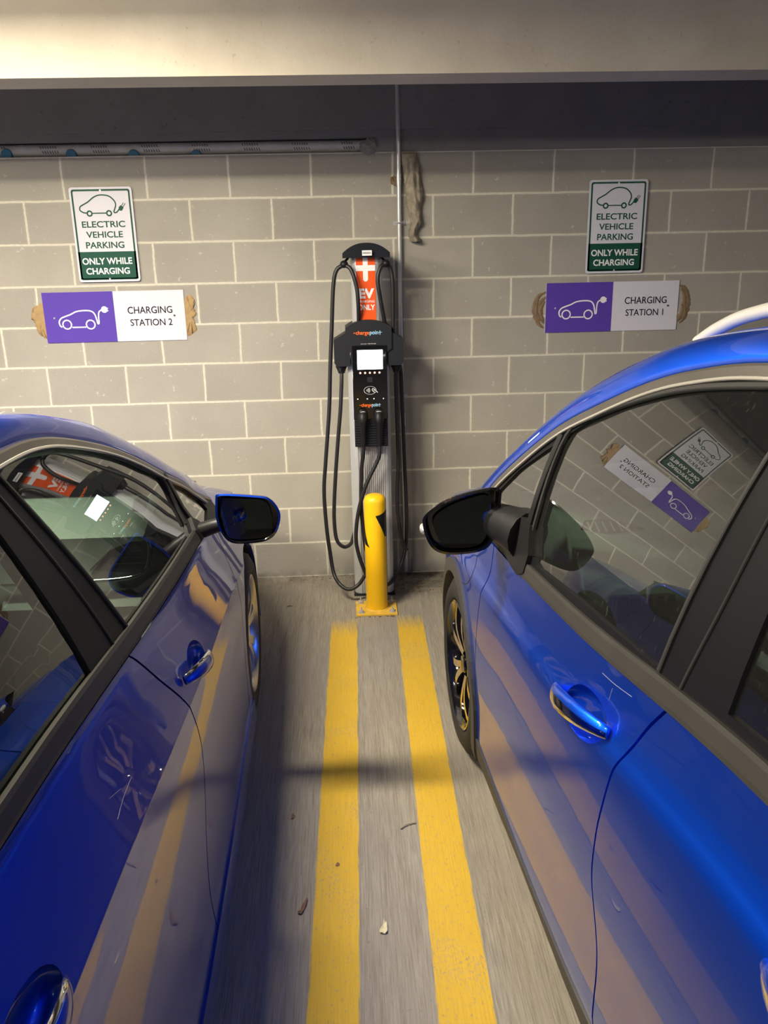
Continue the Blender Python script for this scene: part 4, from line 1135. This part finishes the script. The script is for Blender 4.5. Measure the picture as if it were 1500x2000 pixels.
# face panel
MB().box((.028, 4.040, .965), (.198, 4.086, 1.328), 0, .002).build('face_panel', [M_GLOSSB], R)
sc = MB().box((.053, 4.0385, 1.213), (.177, 4.041, 1.306), 0).build('display_screen', [M_SCREEN], R)
MB().box((.030, 4.030, .829), (.196, 4.086, .966), 0, .002).build('holster_housing', [M_BLACK], R)
gr = MB()
for k in range(9): gr.box((.034, 4.026, .836+k*.0125), (.192, 4.031, .842+k*.0125), 0)
gr.build('holster_grille', [M_DKGREY], R)
for k in range(5): MB().add([Vector((.066+k*.0235+.0052*math.cos(2*PI*j/12), 4.0395, 1.196+.0052*math.sin(2*PI*j/12))) for j in range(12)], [tuple(range(12))], 0, False).build('indicator_light', [M_REDLED], R)
for x in (.050, .097, .130, .177): MB().sphere((x, 4.040, 1.068), .0022).build('status_led', [M_LED], R)
MB().add([Vector((x, 4.0395, z)) for x, z in ((.099, 1.150), (.124, 1.150), (.124, 1.175), (.099, 1.175))], [(0, 1, 2, 3)], 0, False).build('instruction_icon', [M_DKGREY], R)
# contactless symbol
cs = MB(); 
def pf(u, v, d): return Vector((u, 4.0395-d, v))
vs, fs = ring2d((.112, 1.110), .0290, .0306, 40); flat(cs, ([(a, 1.110+(b-1.110)*.66) for a, b in vs], fs), pf, .0002)
for r_ in (.006, .011, .016, .021):
    flat(cs, stroke2d([(.090+r_*math.cos(a), 1.110+r_*math.sin(a)*.9) for a in [-.7, -.35, 0, .35, .7]], .0017), pf, .0002)
flat(cs, stroke2d([(.150, 1.098), (.136, 1.112), (.126, 1.118), (.122, 1.112), (.128, 1.104)], .003), pf, .0002)
flat(cs, stroke2d([(.136, 1.112), (.128, 1.104), (.136, 1.100), (.142, 1.104)], .0025), pf, .0002)
cs.build('contactless_symbol', [M_WHT], R)
# lettering of the maker's name
def wordmark(x0, x1, zc_, h_, y):
    fn = lambda u, v, d: Vector((x0+(x1-x0)*u, y-d, zc_+h_*(v-.5)))
    a = MB(); flat(a, rr2(0, .42, .075, .56), fn, .0003); flat(a, text2d('charge', (.085, -.22, .555, 1.0), .018), fn, .0003); a.build('orange_lettering', [M_ORINK], R)
    b = MB(); flat(b, text2d('poin', (.57, -.22, .875, 1.0), .018), fn, .0003); flat(b, rr2(.92, .0, .945, .95), fn, .0003); flat(b, rr2(.885, .50, 1.0, .62), fn, .0004); b.build('blue_lettering', [M_BLINK], R)
wordmark(.038, .176, 1.388, .020, 4.0445)
wordmark(.058, .164, 1.037, .018, 4.0395)
t = MB(); flat(t, text2d('Need help? 1-888-758-4389', (.072, 1.3325, .146, 1.3375)), lambda u, v, d: Vector((u, 4.0445-d, v)), .0003); t.build('help_text', [M_WHT], R)
# connectors and cables
for x in (.073, .152):
    g = MB()
    g.tube([(x, 4.03, 1.005), (x, 4.012, .990), (x, 4.000, .965), (x, 4.000, .935), (x, 4.008, .890), (x, 4.012, .850), (x, 4.014, .835)], lambda t_: .021+.006*math.sin(min(1, t_*2.2)*PI)-.009*t_, 18, 0, True, 6)
    co = g.build('connector', [M_BLACK], R)
    MB().sphere((x, 4.000, .972), .022, 0, (1, .55, .8)).build('connector_button', [M_VIOLET], co)
    lg = MB().tube([(x-.013, 4.012, 1.000), (x-.009, 4.000, 1.010), (x+.009, 4.000, 1.010), (x+.013, 4.012, 1.000)], .0028, 8, 0, True, 4); lg.build('latch', [M_GALV], co)
CB = {
 'A': [(.004, 4.08, 1.705), (-.033, 4.08, 1.68), (-.051, 4.08, 1.605), (-.066, 4.08, 1.413), (-.081, 4.08, 1.216), (-.094, 4.08, 1.013), (-.122, 4.08, .751), (-.137, 4.08, .589), (-.132, 4.08, .394), (-.119, 4.08, .252), (-.103, 4.05, .147), (-.07, 4.0, .102), (-.025, 3.98, .082), (.024, 3.99, .102), (.063, 4.0, .154)],
 'A2': [(.004, 4.08, 1.705), (.036, 4.065, 1.682), (.060, 4.055, 1.603), (.066, 4.06, 1.52), (.066, 4.10, 1.42)],
 'B': [(-.026, 4.12, 1.20), (-.027, 4.11, 1.15), (-.038, 4.1, 1.008), (-.056, 4.1, .851), (-.073, 4.1, .69), (-.087, 4.1, .526), (-.091, 4.1, .414), (-.081, 4.1, .315), (-.045, 4.1, .276), (-.009, 4.15, .275), (.010, 4.24, .297), (.03, 4.30, .32)],
 'C': [(.073, 4.014, .838), (.068, 4.02, .79), (.058, 4.03, .704), (.051, 4.03, .542), (.055, 4.03, .432), (.068, 4.03, .291), (.10, 4.02, .20)],
 'D': [(.152, 4.014, .838), (.150, 4.01, .79), (.133, 4.01, .746), (.076, 4.01, .628), (.036, 4.01, .494), (.019, 4.01, .356), (.032, 4.01, .257), (.063, 4.0, .158)],
 'E': [(.204, 4.08, 1.706), (.178, 4.068, 1.692), (.162, 4.06, 1.637), (.171, 4.06, 1.553), (.195, 4.09, 1.42)],
 'E2': [(.204, 4.08, 1.706), (.226, 4.09, 1.68), (.235, 4.09, 1.599), (.234, 4.10, 1.381)],
 'F': [(.248, 4.12, 1.20), (.246, 4.13, 1.15), (.248, 4.14, .993), (.252, 4.14, .725), (.244, 4.14, .559), (.248, 4.14, .418), (.27, 4.14, .274), (.292, 4.14, .232)],
 'G': [(.266, 4.20, 1.23), (.276, 4.2, 1.17), (.281, 4.2, .981), (.288, 4.2, .709), (.296, 4.2, .427), (.291, 4.2, .252), (.264, 4.15, .153), (.218, 4.1, .086), (.179, 4.05, .072), (.12, 3.99, .08), (.075, 3.985, .11)]}
for k, p in CB.items(): MB().tube(p, .0100, 12, 0, True, 8).build('charging_cable', [M_CABLE], R)
for x in (.004, .204):
    g = MB().sphere((x, 4.08, 1.707), .020, 0, (1, .9, .9)); g.build('cable_clamp', [M_BLACK], R)
    MB().tube([(x, 4.085, 1.715), (x+(.02 if x < .1 else -.02), 4.12, 1.735)], .006, 8, 0, True, 0).build('retractor_cord', [M_BLACK], R)

# ------------------------------------------------------------ litter on the floor
def leaf(pts, z, m, name, label, cat, curl=.006):
    Q = spline([(a, b, 0) for a, b in pts+[pts[0]]], 3)[:-1]; cen = sum(Q, Vector())/len(Q); n = len(Q)
    V = []; 
    for s_, hz in ((1, curl), (.6, curl*.25), (.2, .001)):
        for i, p in enumerate(Q): q = cen+(p-cen)*s_; V.append((q.x, q.y, .0015+hz*(.6+.4*math.sin(i*1.7))))
    F = [(i*n+k, i*n+(k+1) % n, (i+1)*n+(k+1) % n, (i+1)*n+k) for i in range(2) for k in range(n)]+[tuple(range(2*n, 3*n))]
    o = obj(name, V, F, m, None, True, loc=(cen.x, cen.y, 0)); o.modifiers.new('t', 'SOLIDIFY').thickness = .0006
    tag(o, label, cat)
leaf([(-.186, 1.85), (-.178, 1.862), (-.170, 1.890), (-.160, 1.902), (-.163, 1.878), (-.170, 1.856), (-.176, 1.845)], 0, M_LEAF, 'fallen_leaf', 'small brown leaf scrap on the concrete left of the yellow lines', 'leaf')
leaf([(.040, 1.765), (.052, 1.762), (.060, 1.772), (.058, 1.800), (.052, 1.812), (.048, 1.790), (.038, 1.775)], 0, M_LEAF2, 'fallen_leaf', 'pale dry leaf scrap on the bare concrete between the yellow lines', 'leaf')
leaf([(-.082, 2.030), (-.074, 2.028), (-.070, 2.038), (-.078, 2.042)], 0, M_LEAF, 'fallen_leaf', 'tiny dark leaf fragment lying on the left yellow line', 'leaf', .003)
leaf([(-.228, 2.255), (-.219, 2.258), (-.217, 2.272), (-.225, 2.280)], 0, M_LEAF, 'fallen_leaf', 'tiny dark fragment in the shade beside the left car', 'leaf', .003)
tw = MB().tube([(.122, 2.180, .004), (.140, 2.195, .006), (.158, 2.202, .005), (.172, 2.206, .004)], .0022, 7, 0, True, 5).build('twig', [M_TWIG], loc=(.147, 2.195, 0)); tag(tw, 'thin grey twig touching the right yellow line', 'twig')
tw = MB().tube([(-.352, 3.972, .003), (-.335, 3.976, .004), (-.325, 3.972, .003)], .0018, 6, 0, True, 4).build('twig', [M_LEAF], loc=(-.338, 3.973, 0)); tag(tw, 'tiny dark twig on the floor near the block wall', 'twig')
rnd = random.Random(11)
g = MB()
for k in range(150):
    a = rnd.random(); x = rnd.gauss(.33, .07) if a < .45 else (rnd.uniform(0, .23) if a < .7 else rnd.uniform(-.36, .3)); 
    y = rnd.uniform(4.10, 4.38) if a < .45 else (rnd.choice([3.80, 3.995])+rnd.uniform(-.006, .01) if a < .7 else rnd.uniform(4.33, 4.39))
    if .0 < x < .22 and 3.81 < y < 4.28 and a >= .45: continue
    if -.0 < x < .225 and 4.05 < y < 4.29: continue
    s_ = rnd.uniform(.0015, .005); g.box((x-s_, y-s_*.6, 0.0), (x+s_, y+s_*.6, s_*.7), 0, 0, Matrix.Rotation(rnd.random()*3, 3, 'Z'), (x, y, 0))
o = g.build('grit', [M_DARK if False else M_LEAF], loc=(.2, 4.2, 0)); tag(o, 'loose dark grit scattered along the foot of the wall and bollard', 'grit'); o['kind'] = 'stuff'
# ------------------------------------------------------------ the brighter hatchback on the right
carR = Car(SR, 1, lambda y: 1.235+.045*(2.5-y), None, (2.65, .05), R_belt, (-.31, -.20, -.175, -.165, -.1575, -.15, -.135, -.12, -.105, -.09))
P0R = [(2.45, .965), (2.326, 1.076), (2.073, 1.24), (1.897, 1.342), (1.726, 1.417), (1.549, 1.487), (1.398, 1.53), (1.203, 1.565), (.9, 1.585), (.4, 1.585), (0, 1.56), (-.35, 1.48), (-.58, 1.34), (-.70, 1.22)]
P1R = [(.455, 2.64, 1.000), (.480, 2.46, 1.100), (.530, 2.18, 1.280), (.575, 2.0, 1.390), (.620, 1.83, 1.475), (.665, 1.66, 1.540), (.700, 1.48, 1.585), (.730, 1.25, 1.620), (.748, .9, 1.640), (.765, .4, 1.640), (.785, 0, 1.612), (.80, -.36, 1.53), (.80, -.60, 1.40), (.80, -.72, 1.26)]
gR_main = [(1.115, 1.110), (1.254, 1.096), (1.502, 1.068), (1.771, 1.030), (1.845, 1.035), (1.868, 1.075), (1.868, 1.11), (1.846, 1.327), (1.71, 1.400), (1.523, 1.466), (1.367, 1.506), (1.175, 1.537), (1.060, 1.548), (1.077, 1.449)]
gR_q = [(1.933, 1.085), (1.905, 1.292), (1.95, 1.268), (2.10, 1.185), (2.245, 1.085), (2.30, 1.030), (2.22, 1.000), (2.14, 1.02)]
gR_rear = [(.924, 1.148), (.928, 1.286), (.922, 1.555), (.7, 1.560), (.35, 1.552), (.12, 1.53), (.14, 1.40), (.22, 1.20)]
gR_rq = [(.05, 1.20), (.02, 1.42), (.0, 1.51), (-.25, 1.46), (-.45, 1.33), (-.40, 1.24)]
RR = root('hatchback_car', 'bright blue hatchback parked on the right with black mirror and white roof rail', 'car', (1.24, 1.3, 0), 'parked blue cars')
cfgR = dict(car=carR, belt=R_belt, P0=P0R, P1=P1R, paint=M_BLUE, wheels=(2.65, .05), sill_top=.262, sill_bot=.185, nose=3.45, tail=-.78,
    arch=.385, wr=.325, wr0=.325, belt_w=.040, belt_side=-1, trim_w=.024, trim_side=1, cladding=True, sill_mat=M_CLAD, sill_off=.004,
    gapA=[(2.195, R_belt(2.195)), (2.212, .852), (2.240, .771), (2.258, .658), (2.262, .504), (2.262, .39), (2.245, .262)],
    gapB=sp2([(1.061, R_belt(1.061)), (1.110, 1.015), (1.145, .96), (1.175, .896), (1.200, .80), (1.212, .732), (1.213, .643), (1.190, .559), (1.180, .469), (1.190, .38), (1.215, .262)], 4),
    gapC=[(.36, R_belt(.36)), (.34, .95), (.37, .75), (.43, .55), (.44, .42), (.44, .262)],
    cup=(.105, .046), handles=[(1.352, .897, -.22, .015), (.56, .965, -.10, .015)], pull=(.285, .021, .027), chrome_zone=(180, 360),
    handle_label='blue pull with a chrome lower edge',
    glass=[gR_q, gR_main, gR_rear, gR_rq], glass_names=['quarter_window', 'door_window', 'door_window', 'rear_quarter_window'], glass_mat=M_GLASS,
    upper_trim=[(2.40, .99)]+P0R[1:12], belt_split=(1.90, 1.055, .12), seals=[gR_main[5:]+[gR_main[0]]],
    pillar_gaps=[[(1.045, 1.115), (1.020, 1.25), (1.010, 1.387), (1.000, 1.56)]], bar=[(1.905, 1.03), (1.893, 1.18), (1.872, 1.325)],
    wheel_out=-.004, yaw=.045, rim='twotone', roof_ix=(5, 10), bulge=.17, hood_back=2.47, hood_h=.085, hood_sq=3.2, seat_y=.95)
build_car(cfgR, RR)
M_ = mirror_shell(RR, [(.395, 2.05, 1.140), (.391, 2.05, 1.082), (.378, 2.05, 1.014), (.352, 2.05, .978), (.288, 2.05, .967), (.233, 2.05, .973), (.203, 2.05, 1.0), (.187, 2.05, 1.051), (.194, 2.05, 1.082), (.247, 2.05, 1.118), (.327, 2.05, 1.143), (.375, 2.05, 1.150)],
    [(.366, 2.05, 1.120), (.370, 2.05, 1.083), (.358, 2.05, 1.019), (.329, 2.05, .988), (.255, 2.05, .985), (.231, 2.05, 1.007), (.216, 2.05, 1.05), (.228, 2.05, 1.076), (.274, 2.05, 1.103), (.344, 2.05, 1.124)],
    .12, .30, [M_GLOSSB, M_GLOSSB], [(.35, 2.11, 1.045), (.385, 2.09, 1.045), (.42, 2.03, 1.045), (.45, 1.97, 1.04)], lambda t: .040+.026*t, nrm=(-.055, .125), taper=(.02, -.01))
M_['label'] = 'gloss black mirror'
MB().sphere((.190, 2.075, 1.035), .014, 0, (.7, 1.6, 1)).build('turn_lamp', [M_LENS], M_)
carR.panel('mirror_foot', [(2.120, 1.050), (2.04, 1.090), (1.935, 1.098), (1.870, 1.098), (1.835, 1.036), (1.850, .985), (1.90, .962), (1.992, .962), (2.091, .978)], M_BLACK, M_, off=.010, thick=.02, gap=0)
# dash, vent, wheel
xdr = carR.xc(2.0); d_ = MB()
prof_d = [(1.76, .74), (1.74, .86), (1.78, .955), (1.84, 1.005), (2.06, 1.068), (2.25, 1.062), (2.58, .985), (2.58, .62), (1.85, .60)]
d_.prism(prof_d, lambda u, v, d: Vector((d, u, v)), .55, 2*xdr-.55, 0, True); da = d_.build('dashboard', [M_DASH], RR)
v_ = MB(); v_.box((.60, 1.755, .905), (.76, 1.775, .955), 0, .008); vo = v_.build('air_vent', [M_BLACK], da)
v2 = MB()
for k in range(5): v2.box((.615+k*.03, 1.748, .907), (.622+k*.03, 1.758, .953), 0)
v2.build('vent_slats', [M_BLACK], da)
# side demister vent on top of the dash, seen through the door glass
v3 = MB(); 
sv = [(.585, 1.98, 1.0085), (.60, 1.86, 1.0100), (.625, 1.74, 1.0005)]
v3.prism([(.590, .055), (.61, .092), (.67, .095), (.73, .066), (.755, .045), (.66, .030)], lambda u, v, d: Vector((u, 1.93+v, 1.005+(.09+v)*.286+.0015+d)), 0, .002, 0); v3.build('demister_vent', [M_BLACK], da)
v4 = MB()
for k in range(6): v4.prism([(1.968, 1.0440), (2.012, 1.0566), (2.012, 1.0590), (1.968, 1.0465)], lambda u, v, d: Vector((d, u, v)), .612+k*.020, .616+k*.020, 0)
v4.build('vent_slats', [M_DASH], da)
sw = MB(); cwx, cwy, cwz = xdr-.36, 1.50, .97
tl = Matrix.Rotation(math.radians(-66), 3, 'X')
ringp = [Vector((cwx, cwy, cwz))+tl @ Vector((.185*math.cos(2*PI*k/28), .185*math.sin(2*PI*k/28), 0)) for k in range(29)]
sw.tube(ringp, .015, 12, 0, False, 0)
sw.sphere((cwx, cwy+.02, cwz), .065, 0, (1, .5, .9))
for a in (0, PI, -PI/2): sw.tube([(cwx, cwy+.02, cwz), tuple(Vector((cwx, cwy, cwz))+tl @ Vector((.18*math.cos(a), .18*math.sin(a), 0)))], .016, 8, 0, True, 0)
sw.tube([(cwx, cwy+.02, cwz), (cwx, 1.79, .88)], .03, 12, 0, True, 0); sw.build('steering_wheel', [M_BLACK], RR)
# roof rail
rl = MB(); RP = [(.715, 1.66, 1.552), (.712, 1.56, 1.588), (.712, 1.44, 1.620), (.716, 1.25, 1.648), (.728, .9, 1.672), (.745, .4, 1.670), (.760, .05, 1.645), (.765, -.15, 1.60)]
rl.tube(RP, .013, 12, 0, True, 8); rl.build('roof_rail', [mat('pale_painted_rail', (.72, .70, .66), .3, metal=.3)], RR)
sm = carR.ribbon('charge_port_seam', [(2.743, .745), (2.689, .726), (2.61, .690), (2.532, .691), (2.448, .719), (2.395, .76), (2.391, .793), (2.405, .83)], .004, M_DARK, RR, off=.0008, th=.004)
for pts in ([(1.313, 1.001), (1.257, 1.010), (1.182, 1.027)], [(1.270, .970), (1.262, .998)]):
    carR.ribbon('paint_scratch', pts, .0009, M_PALE, RR, off=.0006, th=.001)
# ------------------------------------------------------------ the darker liftback on the left
carL = Car(SL, -1, lambda y: -(1.30+.0105*(y-2.98)), None, (2.98, .29), L_belt, (-.225, -.215, -.212, -.210, -.208, -.206, -.204, -.200, -.10, -.022, -.010))
P0L = [(2.84, .915), (2.71, .973), (2.594, 1.045), (2.419, 1.124), (2.22, 1.222), (2.042, 1.294), (1.824, 1.359), (1.67, 1.389), (1.515, 1.401), (1.3, 1.404), (1.0, 1.395), (.5, 1.35), (.05, 1.27), (-.30, 1.18), (-.45, 1.145)]
P1L = [(-.56, 2.90, .965), (-.565, 2.78, 1.025), (-.585, 2.63, 1.095), (-.605, 2.45, 1.182), (-.645, 2.26, 1.275), (-.675, 2.12, 1.338), (-.705, 1.91, 1.397), (-.725, 1.76, 1.427), (-.735, 1.60, 1.448), (-.745, 1.36, 1.452), (-.75, 1.0, 1.443), (-.76, .5, 1.395), (-.77, .05, 1.315), (-.78, -.32, 1.225), (-.78, -.47, 1.185)]
gL_main = [(1.535, 1.016), (2.05, .978), (2.290, .942), (2.345, .985), (2.371, 1.054), (2.365, 1.125), (2.24, 1.185), (2.125, 1.239), (1.957, 1.303), (1.791, 1.347), (1.599, 1.377), (1.452, 1.380), (1.442, 1.340)]
gL_q = [(2.415, 1.105), (2.56, 1.035), (2.68, .965), (2.70, .925), (2.60, .915), (2.46, .935), (2.43, 1.00)]
gL_rear = [(1.290, 1.052), (1.300, 1.300), (1.300, 1.378), (1.15, 1.378), (.9, 1.363), (.62, 1.325), (.60, 1.25), (.66, 1.095)]
gL_rq = [(.50, 1.10), (.50, 1.22), (.50, 1.31), (.30, 1.28), (.12, 1.22), (.10, 1.15)]
LR = root('liftback_car', 'dark blue liftback parked on the left with blue mirror and chrome-edged handles', 'car', (-1.3, 1.5, 0), 'parked blue cars')
cfgL = dict(car=carL, belt=L_belt, P0=P0L, P1=P1L, paint=M_BLUE2, wheels=(2.98, .29), sill_top=.235, sill_bot=.165, nose=3.85, tail=-.72,
    arch=.362, wr=.32, wr0=.325, belt_w=.036, belt_side=-1, trim_w=.022, trim_side=1, cladding=False, sill_mat=M_BLUE2, sill_off=.006,
    gapA=[(2.600, L_belt(2.600)), (2.604, .742), (2.612, .607), (2.563, .418), (2.530, .235)],
    gapB=sp2([(1.463, L_belt(1.463)), (1.548, .90), (1.639, .791), (1.680, .69), (1.685, .618), (1.655, .531), (1.60, .43), (1.57, .34), (1.57, .235)], 4),
    gapC=[(.62, L_belt(.62)), (.60, .90), (.64, .70), (.70, .50), (.70, .35), (.70, .235)],
    cup=(.085, .042), handles=[(1.845, .795, -.22, -.045), (.745, .893, -.14, -.045)], pull=(.245, .019, .026), chrome_zone=(20, 150),
    handle_label='blue pull with a broad chrome top',
    glass=[gL_q, gL_main, gL_rear, gL_rq], glass_names=['quarter_window', 'door_window', 'door_window', 'rear_quarter_window'], glass_mat=M_GLASS,
    upper_trim=[(2.74, .955)]+P0L[2:13], belt_split=(2.36, 1.452, .62), seals=[gL_main[3:]+[gL_main[0]]],
    pillar_gaps=[[(1.435, 1.015), (1.415, 1.16), (1.385, 1.34), (1.38, 1.39)]], bar=[(2.405, 1.128), (2.412, 1.03), (2.43, .935)],
    wheel_out=-.002, yaw=.03, rim='silver', roof_ix=(8, 10), bulge=.22, hood_back=2.78, hood_h=.075, hood_sq=3.0, seat_y=1.30)
build_car(cfgL, LR)
M_ = mirror_shell(LR, [(-.401, 2.35, 1.057), (-.388, 2.35, 1.073), (-.28, 2.35, 1.064), (-.242, 2.35, 1.055), (-.219, 2.35, 1.027), (-.212, 2.35, .995), (-.227, 2.35, .947), (-.259, 2.35, .922), (-.321, 2.35, .915), (-.366, 2.35, .921), (-.392, 2.35, .953), (-.404, 2.35, 1.002)],
    [(-.382, 2.35, 1.055), (-.33, 2.35, 1.050), (-.262, 2.35, 1.042), (-.242, 2.35, 1.007), (-.241, 2.35, .95), (-.262, 2.35, .930), (-.358, 2.35, .930), (-.382, 2.35, .961), (-.388, 2.35, 1.017)],
    .12, .30, [M_BLUE2, M_GLOSSB], [(-.36, 2.41, .968), (-.41, 2.41, .958), (-.46, 2.42, .94)], lambda t: .019+.006*t, nrm=(.055, .115), taper=(.0, -.01), cap_split=-.045)
M_['label'] = 'blue mirror with a black lower shell'
carL.panel('mirror_foot', [(2.36, .955), (2.40, .985), (2.44, .965), (2.50, .925), (2.50, .905), (2.38, .920)], M_BLACK, M_, off=.010, thick=.02, gap=0)
xdl = carL.xc(2.4); d_ = MB()
prof_d = [(2.12, .70), (2.10, .86), (2.13, .905), (2.15, 1.015), (2.25, 1.045), (2.45, 1.045), (2.80, .955), (2.80, .60), (2.3, .58)]
d_.prism(prof_d, lambda u, v, d: Vector((d, u, v)), -.57, 2*xdl+.57, 0, True); da = d_.build('dashboard', [M_DASH], LR)
v_ = MB(); v_.prism([(-.72, .930), (-.66, .985), (-.60, 1.008), (-.545, 1.010), (-.545, .985), (-.56, .935), (-.60, .918)], lambda u, v, d: Vector((u, d, v)), 2.128, 2.16, 0); vo = v_.build('air_vent', [M_BLACK], da)
v2 = MB()
for k in range(3): v2.box((-.665+k*.012, 2.118, .948+k*.018), (-.570, 2.132, .952+k*.018), 0)
v2.tube([(-.549, 2.118, 1.012), (-.549, 2.116, .975), (-.565, 2.112, .930), (-.61, 2.108, .912), (-.72, 2.106, .906), (-.95, 2.105, .905)], .006, 10, 0, True, 5); v2.build('vent_chrome', [M_CHROME], vo)
v3 = MB().prism([(0, 0), (.14, .02), (.20, .05), (.12, .06), (.02, .04)], lambda u, v, d: Vector((-.59-v, 2.27+u, 1.0465+d)), 0, .004, 0); v3.build('demister_vent', [M_BLACK], da)
g = MB().prism([(2.10, .55), (2.10, .86), (2.08, .84), (2.09, .56)], lambda u, v, d: Vector((d, u, v)), -.95, -.58, 0); g.build('glove_box', [M_DASH], da)
sw = MB(); cwx, cwy, cwz = xdl-.36, 1.80, .88
ringp = [Vector((cwx, cwy, cwz))+tl @ Vector((.185*math.cos(2*PI*k/28), .185*math.sin(2*PI*k/28), 0)) for k in range(29)]
sw.tube(ringp, .015, 12, 0, False, 0); sw.sphere((cwx, cwy+.02, cwz), .065, 0, (1, .5, .9))
for a in (0, PI, -PI/2): sw.tube([(cwx, cwy+.02, cwz), tuple(Vector((cwx, cwy, cwz))+tl @ Vector((.18*math.cos(a), .18*math.sin(a), 0)))], .016, 8, 0, True, 0)
sw.tube([(cwx, cwy+.02, cwz), (cwx, 2.14, .86)], .03, 12, 0, True, 0); sw.build('steering_wheel', [M_BLACK], LR)

for pts in ([(1.232, .884), (1.17, .886), (1.122, .882)], [(1.129, .916), (1.178, .899)]):
    carL.ribbon('paint_scratch', pts, .0008, M_PALE, LR, off=.0006, th=.001)
